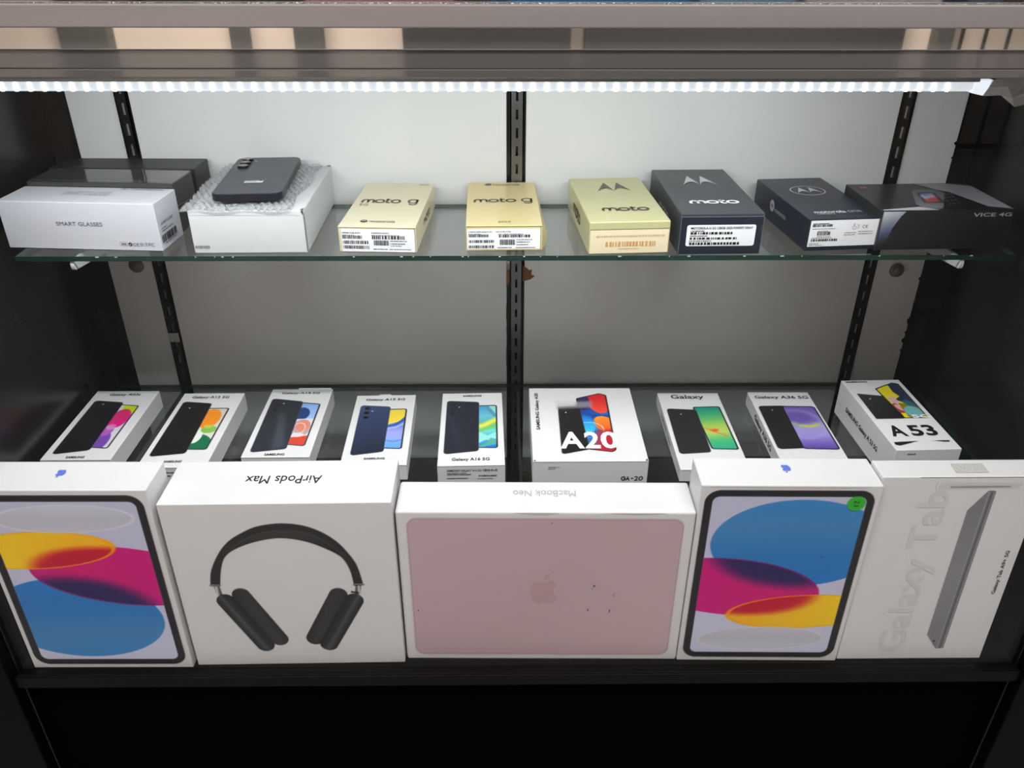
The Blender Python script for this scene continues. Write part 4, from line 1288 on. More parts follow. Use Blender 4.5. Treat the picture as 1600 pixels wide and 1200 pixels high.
M_VICE = mat('black_phone_carton', (0.125, 0.125, 0.13), 0.3, noise=0.03, scale=15)
c = Carton('vice', 'phone_box', 'wide black box picturing a grey keypad phone, rightmost on the upper shelf', G1, m=M_VICE)
p = Pic(0.6, 0.6, c.w - 0.6, c.l - 0.6, 0.8, (0.15, 0.15, 0.155))
body = [(84, 105), (118, 105.5), (151, 96), (152, 84), (152.5, 1), (126, 11), (76, 5), (66, 1), (50, 12), (50, 26), (68, 78)]
p.fill(p.poly([(84, 105.8), (124, 105.8), (152.5, 92), (152.7, 1.5), (128, 12), (110, 60), (100, 82)]), p.ramp((90, 100), (150, 10), [(0, (0.56, 0.56, 0.58)), (0.5, (0.62, 0.62, 0.64)), (1, (0.72, 0.72, 0.75))]))  # grey body print lightened to carry the light bar's reflection in its colour
p.fill(p.poly([(100, 80), (112, 68), (128, 12), (100, 4), (70, 5)]), (0.10, 0.10, 0.11))
for i in range(3):
    for j in range(4):
        p.fill(p.ell(98 + 6 * i - 3 * j, 58 - 12 * j + 2 * i, 1.5, 2.2), (0.42, 0.42, 0.44))
p.fill(p.poly([(70, 80), (99, 80), (105, 66), (72, 5), (52, 8), (48, 22)], 5), p.ramp((70, 80), (70, 5), [(0, (0.36, 0.36, 0.38)), (0.5, (0.44, 0.44, 0.46)), (1, (0.52, 0.52, 0.54))]))
p.fill(p.poly([(71, 68), (93, 68), (86, 26), (60, 26)], 3), (0.22, 0.22, 0.25))
p.fill(p.poly([(73, 64), (88, 64), (82, 30), (65, 30)], 2), p.ramp((70, 60), (84, 32), [(0, (0.30, 0.42, 0.66)), (0.4, (0.70, 0.66, 0.72)), (0.6, (0.80, 0.25, 0.28)), (1, (0.60, 0.25, 0.30))]))
p.fill(p.ell(72, 50, 4, 8), (0.62, 0.70, 0.82), 0.7)
p.fill(p.poly([(0.7, 0.7), (0.7, 4), (48, 13), (66, 1.5), (66, 0.7)]), (0.80, 0.80, 0.83))
p.fill(p.poly([(9.5, 85.5), (20, 87), (21.5, 96), (10.5, 96)]), (0.55, 0.20, 0.16))
p.fill(p.line([(12, 88), (13, 94), (15.5, 90), (18, 94), (19, 88)], 1.0), (0.75, 0.62, 0.58))
p.build(c, 'T', 'phone_picture')
p = Pic(0.6, 0.6, 60, c.h - 0.6, 0.7, (0.125, 0.125, 0.13))
p.fill(p.poly([(0.6, 46), (27, 46), (22, 40), (15, 26), (12, 12), (13, 0.6), (0.6, 0.6)]), p.ramp((0, 46), (14, 4), [(0, (0.80, 0.80, 0.82)), (0.25, (0.60, 0.62, 0.66)), (0.6, (0.32, 0.36, 0.46)), (0.8, (0.2, 0.21, 0.24)), (1, (0.125, 0.125, 0.13))]))
p.build(c, 'F', 'phone_picture')
c.text('F', 'VICE 4G', (106, 38.8, 151, 43.2), M_SILVER, bold=0.015)

# ------------------------------------------------------------------ lower shelf: white phone cartons
G2 = 'white phone cartons on the lower shelf'
DK = (0.10, 0.10, 0.11)


def quad(c, face, name):
    return c.d(face, name)


def phone_print(c, back, front, paint, back_stops, cams, flash=None, front_over=False, r=5, rf=4, face='T', extra=None, res=0.62, edge=(0.30, 0.31, 0.34)):
    allp = np.array(back + front)
    lo, hi = allp.min(0) - 1.5, allp.max(0) + 1.5
    p = Pic(lo[0], lo[1], hi[0], hi[1], res)

    def do_front():
        sd = p.poly(front, rf)
        p.fill(sd, DK)
        scr = inset(np.array(front, float), 2.0)
        p.scr = sd_poly(p.A, p.B, inset(scr, max(rf - 1.5, 0.5))) - max(rf - 1.5, 0.5)
        paint(p)

    def do_back():
        sd = p.poly(back, r)
        p.fill(sd, edge)
        p.fill(sd + 0.7, p.ramp(back[0], back[2], back_stops))
        for a, b, rr2 in cams:
            p.fill(p.ell(a, b, rr2, rr2), (0.17, 0.18, 0.2))
            p.fill(p.ell(a, b, rr2 * 0.72, rr2 * 0.72), (0.03, 0.03, 0.04))
            p.fill(p.ell(a + rr2 * 0.2, b + rr2 * 0.25, rr2 * 0.2, rr2 * 0.2), (0.25, 0.27, 0.33))
        if flash:
            p.fill(p.ell(flash[0], flash[1], 1.1, 1.1), (0.92, 0.92, 0.9))

    if front_over:
        do_back()
        do_front()
    else:
        do_front()
        do_back()
    if extra:
        extra(p)
    p.build(c, face, 'phone_picture')
    return p


def front_seam(c, h=None):
    c.rect('F', 'lid_seam', 1.0, c.h - 1.4, c.w - 1.0, c.h - 0.8, M_SEAM)


def nameline(c, s, grow=0.0, shear=0.0, bold=0.018, key='name'):
    b = c.bb('T', key)
    c.text('T', s, (b[0], b[1] - grow, b[2], b[3] + grow), M_INK, bold=bold, shear=shear)


c = Carton('a03', 'phone_box', 'white phone box with pink, purple and lime picture, leftmost on the lower shelf', G2)
nameline(c, 'Galaxy A03s', 0.6)


def wp(p):
    p.fill(p.scr, (0.82, 0.80, 0.84))
    p.fill(p.ell(70, 128, 16, 22), (0.74, 0.82, 0.12), clip=p.scr)
    p.fill(p.ell(60, 96, 13, 24), p.ramp((55, 118), (62, 76), [(0, (0.80, 0.20, 0.42)), (1, (0.85, 0.12, 0.50))]), clip=p.scr)
    p.fill(p.ell(55, 40, 13, 26), (0.45, 0.28, 0.66), clip=p.scr)
    p.fill(p.ell(56, 66, 8, 13), (0.66, 0.36, 0.70), clip=p.scr)
    p.fill(p.ell(58, 75, 6, 7), (0.92, 0.75, 0.86), 0.45, clip=p.scr)


phone_print(c, c.d('T', 'back'), [(43, 133)] + c.d('T', 'front')[1:3] + [(46, 27)], wp, [(0, (0.15, 0.15, 0.17)), (1, (0.09, 0.09, 0.10))],
            [(14, 133, 2.6), (14, 124, 2.6), (14, 115, 2.6)], (23.1, 133))
b = c.bb('T', 'SAMSUNG')
c.text('T', 'SAMSUNG', (b[0], 2.6, b[2], 7.4), M_INK, bold=0.03)
front_seam(c)

c = Carton('a13', 'phone_box', 'white phone box with an orange and green picture, second from left', G2)
nameline(c, 'Galaxy A13 5G', 0.6)


def wp(p):
    p.fill(p.scr, p.ramp((60, 135), (72, 40), [(0, (0.80, 0.78, 0.74)), (1, (0.86, 0.84, 0.82))]))
    p.fill(p.ell(52, 48, 24, 26), (0.10, 0.42, 0.28), clip=p.scr)
    p.fill(p.ell(56, 112, 14, 24), (0.93, 0.55, 0.12), clip=p.scr)
    p.fill(p.ell(51, 68, 8, 16), (0.86, 0.88, 0.84), clip=p.scr)
    p.fill(p.ell(63, 85, 10, 9), (0.45, 0.70, 0.22), 0.85, clip=p.scr)
    p.fill(p.ell(60, 92, 6, 4), (0.80, 0.85, 0.45), 0.5, clip=p.scr)


phone_print(c, c.d('T', 'back'), [(44, 139)] + c.d('T', 'front')[1:3] + [(45, 38)], wp, [(0, (0.12, 0.115, 0.11)), (1, (0.10, 0.10, 0.10))],
            [(13, 140, 2.4), (13, 131, 2.4), (13, 122, 2.4)], (20.4, 139))
b = c.bb('T', 'SAMSUNG')
c.text('T', 'SAMSUNG', (b[0] - 1, 9.6, b[2], 14.4), M_INK, bold=0.03)
front_seam(c)
c.micro('F', [(12, 19, 60, 21), (12, 14, 40, 16)], M_INK)

c = Carton('a14', 'phone_box', 'white phone box with a red planet picture beside a black phone', G2)
nameline(c, 'Galaxy A14 5G', 0.6)
add_box('flap', ((-0.006), 0.1692, 0.0215), (0.0405, 0.1712, 0.0262), M_PAPER, c.root, 0.0004)


def wp(p):
    p.fill(p.scr, p.ramp((60, 130), (64, 86), [(0, (0.50, 0.66, 0.88)), (1, (0.62, 0.74, 0.92))]))
    p.fill(p.ell(54, 102, 12, 17), (0.14, 0.25, 0.48), clip=p.scr)
    p.fill(p.poly([(40, 88), (90, 92), (90, 20), (40, 20)]), (0.83, 0.84, 0.86), clip=p.scr)
    p.fill(p.ell(61, 66, 13, 22), (0.72, 0.62, 0.62), clip=p.scr)
    p.fill(p.ell(63, 72, 9, 14), (0.86, 0.52, 0.44), clip=p.scr)
    p.fill(np.abs(p.ell(59, 66, 8, 13)) - 0.5, (0.92, 0.88, 0.88), 0.8, clip=p.scr)
    p.fill(p.poly([(40, 42), (90, 52), (90, 20), (40, 20)]), (0.80, 0.28, 0.20), clip=p.scr)
    p.fill(p.ell(60, 50, 9, 5), (0.88, 0.86, 0.88), 0.8, clip=p.scr)


def sheen(p):
    p.fill(p.poly([(24, 104), (32, 104), (50, 24), (34, 16)]), (0.30, 0.33, 0.38), 0.55, clip=p.poly(c.d('T', 'back'), 5) + 0.7, soft=8)


phone_print(c, c.d('T', 'back'), [(49, 133)] + c.d('T', 'front')[1:3] + [(47, 28)], wp, [(0, (0.17, 0.18, 0.20)), (0.5, (0.17, 0.18, 0.20)), (1, (0.16, 0.19, 0.23))],
            [(16.5, 127, 4.2), (16.0, 113.5, 4.2)], (24.7, 130), extra=sheen)
b = c.bb('T', 'SAMSUNG')
c.text('T', 'SAMSUNG', (b[0], 2.9, b[2], 7.8), M_INK, bold=0.03)
front_seam(c)

c = Carton('a15', 'phone_box', 'white phone box picturing a blue phone with yellow and blue screen', G2)
nameline(c, 'Galaxy A15 5G', 0.5)
add_box('flap', (-0.010, 0.1706, 0.0190), (0.006, 0.1724, 0.0238), M_PAPER, c.root, 0.0004)


def wp(p):
    p.fill(p.scr, p.ramp((60, 132), (62, 35), [(0, (0.36, 0.56, 0.86)), (0.4, (0.40, 0.52, 0.84)), (0.6, (0.62, 0.62, 0.90)), (0.75, (0.52, 0.64, 0.92)), (1, (0.36, 0.62, 0.92))]))
    p.fill(p.poly([(46, 135), (76, 135), (73, 112), (64, 100), (50, 93)]), p.ramp((50, 132), (68, 104), [(0, (0.86, 0.78, 0.30)), (1, (0.94, 0.82, 0.22))]), clip=p.scr)
    p.fill(p.line([(46, 88), (60, 92), (68, 101), (75, 114)], 4.5), (0.20, 0.32, 0.68), clip=p.scr)
    p.fill(p.line([(46, 82), (62, 86), (75, 98)], 1.5), (0.75, 0.82, 0.96), clip=p.scr)
    p.fill(p.line([(46, 56), (62, 52), (76, 58)], 3), (0.30, 0.46, 0.82), 0.7, clip=p.scr)


phone_print(c, c.d('T', 'back'), [(48, 133)] + c.d('T', 'front')[1:3] + [(46, 37)], wp, [(0, (0.22, 0.30, 0.46)), (0.45, (0.17, 0.22, 0.34)), (1, (0.11, 0.14, 0.21))],
            [(18.8, 135.5, 4.1), (19.0, 124, 4.1), (19.3, 112.5, 4.1)], (26.3, 128))
b = c.bb('T', 'SAMSUNG')
c.text('T', 'SAMSUNG', (b[0], 12.0, b[2], 16.4), M_INK, bold=0.03)
front_seam(c)

c = Carton('a16', 'phone_box', 'white phone box with its name below the picture, left of the middle upright', G2)
b = c.bb('T', 'SAMSUNG')
c.text('T', 'SAMSUNG', (b[0], b[1], b[2], b[3] + 0.4), M_INK, bold=0.03)


def wp(p):
    p.fill(p.scr, p.ramp((60, 140), (66, 36), [(0, (0.25, 0.58, 0.78)), (0.25, (0.40, 0.72, 0.80)), (0.45, (0.35, 0.66, 0.58)), (0.6, (0.42, 0.78, 0.78)), (0.8, (0.30, 0.62, 0.70)), (1, (0.16, 0.42, 0.80))]))
    p.fill(p.poly([(58, 139), (74, 139), (74, 108), (70, 112)]), (0.55, 0.82, 0.80), clip=p.scr)
    p.fill(p.poly([(58, 139), (70, 112), (74, 108), (74, 118), (64, 139)]), (0.14, 0.42, 0.62), 0.6, clip=p.scr)
    p.fill(p.line([(48, 86), (60, 92), (76, 106)], 9), (0.86, 0.86, 0.30), clip=p.scr, soft=6)
    p.fill(p.line([(48, 76), (60, 82), (76, 92)], 6), (0.42, 0.74, 0.34), clip=p.scr, soft=5)
    p.fill(p.poly([(48, 78), (62, 66), (76, 76), (76, 52), (60, 56), (48, 46)]), (0.55, 0.84, 0.82), clip=p.scr)
    p.fill(p.poly([(48, 40), (60, 48), (66, 60), (76, 56), (76, 34), (48, 34)]), (0.30, 0.64, 0.60), clip=p.scr)
    p.fill(p.poly([(50, 36), (62, 42), (76, 46), (76, 34), (48, 34)]), (0.14, 0.44, 0.84), clip=p.scr)


def sheen(p):
    p.fill(p.line([(12, 118), (18, 80), (26, 40)], 3), (0.22, 0.25, 0.34), 0.5, clip=p.poly(c.d('T', 'back'), 5) + 0.7, soft=8)


phone_print(c, c.d('T', 'back'), [(48, 141)] + c.d('T', 'front')[1:3] + [(46, 38)], wp, [(0, (0.155, 0.165, 0.21)), (1, (0.13, 0.14, 0.18))],
            [(16.2, 144, 3.6), (15.8, 131.5, 3.6), (15.0, 119.5, 3.6)], (24.2, 137), extra=sheen)
nameline(c, 'Galaxy A16 5G', 0.6)
c.rect('F', 'lid_seam', 0.4, c.h - 1.0, c.w - 0.4, c.h - 0.4, M_SEAM)
b = c.bb('F', 'text')
c.text('F', 'SAMSUNG GALAXY A16 5G 128GB BLUE', (b[0], 22.2, b[2], 25.4), M_INK, bold=0.02)
q = c.d('F', 'bars')
c.barcode('F', [(min(a[0], b_[0]), min(a[1], b_[1]), max(a[0], b_[0]), max(a[1], b_[1])) for a, b_ in zip(q[::2], q[1::2])])
c.micro('F', [(11.8, 19.4, 36, 20.6), (49, 10.6, 68, 11.8)])
c.strokes('R', [[(120, 30.6), (118, 26), (112, 24), (90, 25), (74, 24), (66, 26), (62, 25)] + arc(58, 25, 3, 2.4, 0, 330, 12)], (52, 22, 120, 30), 0.8, M_INKW, 'security_loop', e=0.0006)

c = Carton('a20', 'phone_box', 'largest squarish white box on the lower shelf, with big white A20 figures', G2)
b = c.bb('T', 'vert')
c.text('T', 'SAMSUNG Galaxy A20', (7.0, 70.5, 13.2, 163.5), M_INK, 90, bold=0.02)
fr = [(63.6, 149.5), (97.0, 163.5), (106.5, 158.5), (105.0, 24.0), (99.6, 19.0), (70.0, 25.0)]


def wp(p):
    p.fill(p.scr, p.ramp((66, 150), (98, 30), [(0, (0.20, 0.18, 0.36)), (0.3, (0.12, 0.30, 0.62)), (0.55, (0.12, 0.58, 0.82)), (0.8, (0.30, 0.20, 0.40)), (1, (0.72, 0.13, 0.22))]))
    p.fill(p.ell(92, 142, 15, 32, 0.15), p.ramp((92, 160), (92, 110), [(0, (0.80, 0.12, 0.16)), (1, (0.92, 0.30, 0.22))]), clip=p.scr)
    p.fill(p.ell(71, 140, 11, 22), (0.20, 0.17, 0.34), clip=p.scr)
    p.fill(p.poly([(64, 118), (84, 108), (104, 106), (104, 98), (84, 92), (64, 84)]), (0.10, 0.24, 0.58), clip=p.scr, soft=6)
    p.fill(p.ell(97, 84, 14, 20, 0.35), p.ramp((90, 104), (104, 66), [(0, (0.95, 0.58, 0.16)), (1, (0.88, 0.30, 0.12))]), clip=p.scr)
    p.fill(p.ell(72, 82, 12, 24), p.ramp((66, 110), (76, 60), [(0, (0.10, 0.40, 0.78)), (1, (0.25, 0.78, 0.92))]), clip=p.scr, soft=6)
    p.fill(np.abs(p.ell(76, 70, 18, 18)) - 0.7, (0.65, 0.88, 0.95), 0.8, clip=p.scr)
    p.fill(p.poly([(84, 66), (106, 72), (106, 18), (72, 22)]), (0.70, 0.12, 0.20), clip=p.scr, soft=8)
    p.fill(p.poly([(66, 60), (86, 62), (80, 30), (68, 30)]), (0.16, 0.50, 0.76), 0.7, clip=p.scr, soft=10)


def smear(p):
    p.fill(p.poly([(34, 140), (84, 142), (84, 126), (36, 122)]), (0.60, 0.60, 0.61), 0.75, soft=7)
    p.fill(p.poly([(30, 140), (62, 142), (62, 130), (34, 127)]), (0.84, 0.84, 0.85), 0.8, soft=6)


phone_print(c, [(37.5, 137), (66, 134), (72, 25), (36.0, 14.0)], fr, wp, [(0, (0.13, 0.13, 0.13)), (1, (0.09, 0.09, 0.10))], [(45, 116, 2.2)], (47.5, 113), front_over=True, r=4, rf=4, extra=smear, edge=(0.45, 0.45, 0.47))
b = c.bb('T', 'A20')
M_A20 = mat('white_figure_ink', (0.90, 0.90, 0.90), 0.42)
c.text('T', 'A', (35.5, 26.6, 66.0, 64.6), M_A20, bold=0.03, e=3 * EPS)
c.text('T', '2', (66.8, 26.6, 86.0, 64.8), M_A20, bold=0.03, e=3 * EPS)
c.text('T', '0', (87.2, 26.2, 109.6, 65.2), M_A20, bold=0.03, e=3 * EPS)
c.flat('T', 'corner_notch', [[(1.0, 0.4), (4.2, 0.4), (2.2, 3.2)], [(c.w - 4.4, 0.4), (c.w - 0.8, 0.4), (c.w - 1.6, 4.6)]], M_INK, 2 * EPS)
c.rect('F', 'lid_seam', 0.8, c.h - 1.2, c.w - 0.8, c.h - 0.5, mat('grey_seam', (0.35, 0.35, 0.35), 0.8))
c.micro('F', [(19, 28.3, 33, 29.4), (19, 25.8, 28, 26.9)])
c.strokes('F', [[(0.9, 0.8), (0.5, 1), (0.1, 0.7), (0.1, 0.3), (0.5, 0.0), (0.9, 0.25), (0.95, 0.5), (0.55, 0.5)], [(1.1, 0), (1.5, 1), (1.8, 0)], [(1.2, 0.4), (1.75, 0.45)], [(2.2, 0.5), (2.7, 0.55)],
                [(3.0, 0.8), (3.3, 1.05), (3.65, 0.8), (3.4, 0.4), (2.95, 0.02), (3.7, 0.1)], [(4.2, 0.95), (3.95, 0.5), (4.1, 0.05), (4.5, 0.1), (4.75, 0.6), (4.55, 1.0), (4.2, 0.95)]],
          (109.0, 8.0, 136.5, 15.6), 1.5, M_INK, 'handwriting')

c = Carton('gal', 'phone_box', 'white phone box with a green screen picture, right of the big square box', G2)
nameline(c, 'Galaxy', 0.0)


def wp(p):
    p.fill(p.scr, p.ramp((58, 148), (72, 44), [(0, (0.12, 0.55, 0.50)), (0.2, (0.25, 0.66, 0.42)), (0.45, (0.62, 0.76, 0.34)), (0.6, (0.70, 0.78, 0.36)), (0.8, (0.25, 0.70, 0.46)), (1, (0.20, 0.62, 0.50))]))
    p.fill(p.line([(50, 94), (58, 90), (66, 92), (60, 86), (70, 80), (76, 74)], 2.6), (0.88, 0.42, 0.24), 0.85, clip=p.scr, soft=2)
    p.fill(p.ell(61, 89, 5, 3), (0.86, 0.34, 0.22), clip=p.scr, soft=3)


phone_print(c, c.d('T', 'back'), c.d('T', 'front'), wp, [(0, (0.14, 0.145, 0.145)), (1, (0.14, 0.145, 0.145))], [(14, 132, 2.4), (14, 121, 2.4)], (23.8, 130))
c.text('L', 'SAMSUNG Galaxy', (44, 5.5, 122, 12.5), M_INKG, bold=0.02)
front_seam(c)

c = Carton('a36', 'phone_box', 'white phone box with a violet screen picture, on the lower shelf', G2)
nameline(c, 'Galaxy A36 5G', 0.4)


def wp(p):
    p.fill(p.scr, p.ramp((60, 132), (62, 26), [(0, (0.42, 0.34, 0.66)), (0.35, (0.46, 0.40, 0.68)), (0.5, (0.62, 0.58, 0.80)), (0.7, (0.58, 0.54, 0.80)), (1, (0.36, 0.27, 0.62))]))
    p.fill(np.abs(p.ell(52, 84, 30, 34)) - 2, (0.66, 0.62, 0.82), 0.6, clip=p.scr, soft=8)
    p.fill(p.ell(50, 98, 20, 18), (0.38, 0.31, 0.62), 0.7, clip=p.scr, soft=12)
    p.fill(p.line([(40, 86), (50, 80), (66, 80), (76, 84)], 7), (0.64, 0.72, 0.56), 0.8, clip=p.scr, soft=8)
    p.fill(p.line([(50, 80), (62, 78), (72, 82)], 3.5), (0.78, 0.78, 0.22), 0.9, clip=p.scr, soft=4)


phone_print(c, [c.d('T', 'back')[0], (44, 132), (44, 26.5), c.d('T', 'back')[3]], c.d('T', 'front'), wp, [(0, (0.12, 0.12, 0.12)), (1, (0.13, 0.13, 0.13))], [(12.5, 122, 2.6), (12.5, 111, 2.6), (12.5, 100, 2.6)], (22.3, 120), front_over=True, r=6, rf=5)
c.text('L', 'Galaxy A36 5G', (50, 3.6, 133, 15.0), M_INK, bold=0.02)
front_seam(c)

c = Carton('a53', 'phone_box', 'tall white phone box with yellow picture and large black figures, rightmost', G2)
b = c.bb('T', 'SAMSUNG')
c.text('T', 'SAMSUNG', (b[0], b[1], b[2], b[3] + 0.6), M_INK, bold=0.03)
fr = [(37.2, 147.5), (68.0, 163.5), (75.6, 160.0), (75.4, 70.6), (43.0, 71.0)]


def wp(p):
    p.fill(p.scr, (0.86, 0.80, 0.12))
    p.fill(p.poly([(60, 165), (77, 165), (77, 96), (58, 112), (52, 118), (62, 126), (58, 138)]), (0.15, 0.21, 0.30), clip=p.scr)
    p.fill(p.poly([(58, 112), (66, 118), (76, 104), (76, 96), (66, 94)]), (0.20, 0.36, 0.44), clip=p.scr)
    p.fill(p.poly([(43, 122), (54, 128), (54, 104), (46, 104)], 2), (0.80, 0.66, 0.66), clip=p.scr)
    p.fill(p.poly([(42, 106), (48, 110), (56, 84), (44, 84)], 2), (0.62, 0.20, 0.26), clip=p.scr)
    p.fill(p.ell(49, 97, 4, 9, 0.4), (0.82, 0.62, 0.58), clip=p.scr)
    p.fill(p.poly([(52, 110), (62, 106), (60, 70), (50, 70)], 2), (0.50, 0.46, 0.10), clip=p.scr)
    p.fill(p.ell(63, 86, 12, 15), (0.42, 0.66, 0.66), clip=p.scr)
    p.fill(p.poly([(43, 80), (54, 72), (54, 70), (43, 70)]), (0.90, 0.82, 0.12), clip=p.scr)


phone_print(c, [(6.6, 136), (40, 128.5), (44, 70.0), (5.6, 70.2)], fr, wp, [(0, (0.19, 0.20, 0.21)), (1, (0.11, 0.11, 0.12))], [(15, 124, 2.0)], (19.5, 121), front_over=True, r=2, rf=2.5, edge=(0.55, 0.56, 0.58))
c.text('T', '5G', (54.5, 70.6, 79.0, 79.0), M_A20, bold=0.03, e=3 * EPS)
c.text('T', 'A', (9.6, 29.5, 30.0, 54.5), M_INK, bold=0.03)
c.text('T', '53', (35.5, 29.5, 69.5, 54.5), M_INK, bold=0.03)
c.flat('T', 'phone_picture', [[(4.6, 17.0), (36.4, 18.4), (9.2, 9.2), (4.2, 11.2)], [(53.8, 18.6), (75.6, 18.6), (74.0, 15.4), (67.4, 15.6)]], M_INK, 2 * EPS)
c.text('L', 'SAMSUNG Galaxy A 53 5G', (32, 18.8, 132, 28.0), M_INK, bold=0.025)
c.micro('F', [(15, 44.6, 25.5, 46.4)])

# ------------------------------------------------------------------ front row on the deck
G3 = 'large cartons standing in the front row'
M_BLUEINK = mat('violet_blue_ink', (0.36, 0.46, 0.82), 0.4)


def tablet_picture(c, flip):
    """rounded black bezel around a screen with four overlapping translucent discs"""
    w, h = c.w, c.h
    x0, y0, x1, y1 = 5.6, 6.6, w - 6.0, h - 6.4
    p = Pic(x0 - 1, y0 - 1, x1 + 1, y1 + 1, 0.78)
    rect = lambda m: [(x0 + m, y0 + m), (x1 - m, y0 + m), (x1 - m, y1 - m), (x0 + m, y1 - m)]
    p.fill(p.poly(rect(0), 17), (0.135, 0.125, 0.13))
    bz = 8.6
    scr = p.poly(rect(bz), 8)
    bg = p.ramp((0, y0), (0, y1), [(0, (0.82, 0.83, 0.93)), (1, (0.77, 0.77, 0.87))])
    p.fill(scr, bg)
    ox, oy = (w, h) if flip else (0, 0)
    s = -1 if flip else 1
    E = lambda cx, cy, rx, ry, a=0: p.ell(ox + s * cx, oy + s * cy, rx, ry, a)
    R = lambda a, b, st: p.ramp((ox + s * a[0], oy + s * a[1]), (ox + s * b[0], oy + s * b[1]), st)
    blue, pink, yel, clr = E(118, 186, 99, 62.5, -0.03), E(50, 121, 105, 43, -0.12), E(141, 83, 91, 26.5, 0.06), E(97, 38.5, 78, 19.5, 0.02)
    p.fill(blue, R((118, 248), (120, 124), [(0, (0.22, 0.54, 0.80)), (0.3, (0.27, 0.54, 0.77)), (0.65, (0.16, 0.49, 0.78)), (1, (0.14, 0.49, 0.82))]), clip=scr)
    p.fill(pink, R((30, 100), (150, 150), [(0, (0.84, 0.02, 0.50)), (0.6, (0.86, 0.01, 0.47)), (1, (0.80, 0.06, 0.50))]), clip=scr)
    soft = lambda t: np.clip(t, 0, 1) ** 2 * (3 - 2 * np.clip(t, 0, 1))

    def overlap(top, under, reach, depth, op, col):
        # the upper disc takes the mixed colour where it lies over the lower one, melting away towards the lower one's rim
        m = p.cov(np.maximum(top, scr)) * soft((reach - under) / depth) * op
        p.rgb = p.rgb * (1 - m[..., None]) + np.array(col) * m[..., None]

    overlap(pink, blue, 11, 22, 1.0, (0.17, 0.12, 0.36))
    p.fill(np.maximum(np.maximum(np.abs(pink + 0.8) - 0.6, blue), scr), (0.60, 0.10, 0.46), 0.8)
    p.fill(yel, R((60, 70), (180, 92), [(0, (1.0, 0.74, 0.05)), (1, (1.0, 0.84, 0.08))]), clip=scr)
    overlap(yel, pink, 4, 13, 1.0, (0.80, 0.02, 0.20))
    p.fill(np.maximum(np.abs(yel + 0.7) - 0.6, scr), (1.0, 0.66, 0.12), 0.9)
    p.fill(clr, R((97, 58), (97, 19), [(0, (0.80, 0.80, 0.84)), (0.5, (0.76, 0.77, 0.81)), (1, (0.83, 0.84, 0.90))]), 0.85, clip=scr)
    overlap(clr, yel, 0.5, 4, 0.9, (0.93, 0.68, 0.16))
    p.fill(np.maximum(np.abs(clr + 0.6) - 0.5, scr), (0.88, 0.88, 0.92), 0.8)
    p.build(c, 'F', 'tablet_picture')


c = Carton('ipadL', 'tablet_box', 'white tablet box with its blue disc at the bottom, left end of front row', G3, bev=0.0012)
tablet_picture(c, True)
b = c.bb('T', 'apple')
c.flat('T', 'logo', mapped(fruit_mark(), (84.5, 22.0, 95.5, 36.5), 180), M_BLUEINK, 2 * EPS)

c = Carton('airpods', 'headphone_box', 'big white box picturing black over-ear headphones, in the front row', G3, bev=0.0012)
b = c.bb('T', 'name')
c.text('T', 'AirPods Max', (b[0], 35.5, b[2], 50.0), M_INK, 180, name='lettering')
outer, inner = c.d('F', 'outer'), c.d('F', 'inner')


def smooth(pts, n=4):
    P = np.array(pts, float)
    out = []
    for i in range(len(P) - 1):
        p0, p1, p2, p3 = P[max(i - 1, 0)], P[i], P[i + 1], P[min(i + 2, len(P) - 1)]
        for k in range(n):
            t = k / n
            out.append(0.5 * ((2 * p1) + (-p0 + p2) * t + (2 * p0 - 5 * p1 + 4 * p2 - p3) * t * t + (-p0 + 3 * p1 - 3 * p2 + p3) * t ** 3))
    out.append(P[-1])
    return [tuple(q) for q in out]


p = Pic(30, 15, 222, 226, 0.8)
band = smooth(outer, 4) + smooth(inner, 4)[::-1]
for sx, (xa, xb) in enumerate(((41.5, 50), (200.5, 210.5))):
    pass
st = c.d('F', 'stem')
for (p0, p1) in (((44.2, 132), (46.0, 115)), ((207.0, 131), (204.5, 115))):
    p.fill(p.line([p0, p1], 6.4), p.ramp((p0[0] - 3, 0), (p0[0] + 3, 0), [(0, (0.30, 0.30, 0.31)), (0.4, (0.85, 0.85, 0.86)), (0.7, (0.55, 0.55, 0.56)), (1, (0.25, 0.25, 0.26))]))
p.fill(p.poly(band), (0.155, 0.150, 0.150))
p.fill(p.line(smooth(outer, 4), 1.6), (0.26, 0.25, 0.25), 0.6, clip=p.poly(band))
padp = smooth([(66, 178), (80, 192), (104, 205.5), (131, 209.5), (158, 205), (178, 190), (194, 172)], 4) + smooth(inner[2:-2], 4)[::-1]
p.fill(p.poly(padp), p.ramp((0, 206), (0, 180), [(0, (0.22, 0.215, 0.215)), (0.5, (0.17, 0.165, 0.165)), (1, (0.11, 0.11, 0.11))]), clip=p.poly(band))
p.fill(p.line(smooth([(66, 178), (80, 192), (104, 205.5), (131, 209.5), (158, 205), (178, 190), (194, 172)], 4), 0.8), (0.34, 0.34, 0.34), 0.8, clip=p.poly(band))
for k in range(36):
    a = 96 + 2.1 * k
    p.fill(p.line([(a, 197), (a, 209)], 0.6), (0.30, 0.29, 0.29), 0.35, clip=p.poly(padp))
for (x0, y0), (x1, y1) in (((37.2, 130.6), (49.4, 130.2)), ((201.0, 129.0), (212.8, 129.2))):
    p.fill(p.line([(x0, y0), (x1, y1)], 1.8), (0.60, 0.60, 0.61))
    p.fill(p.line([(x0, y0 - 0.6), (x1, y1 - 0.6)], 0.5), (0.25, 0.25, 0.25))


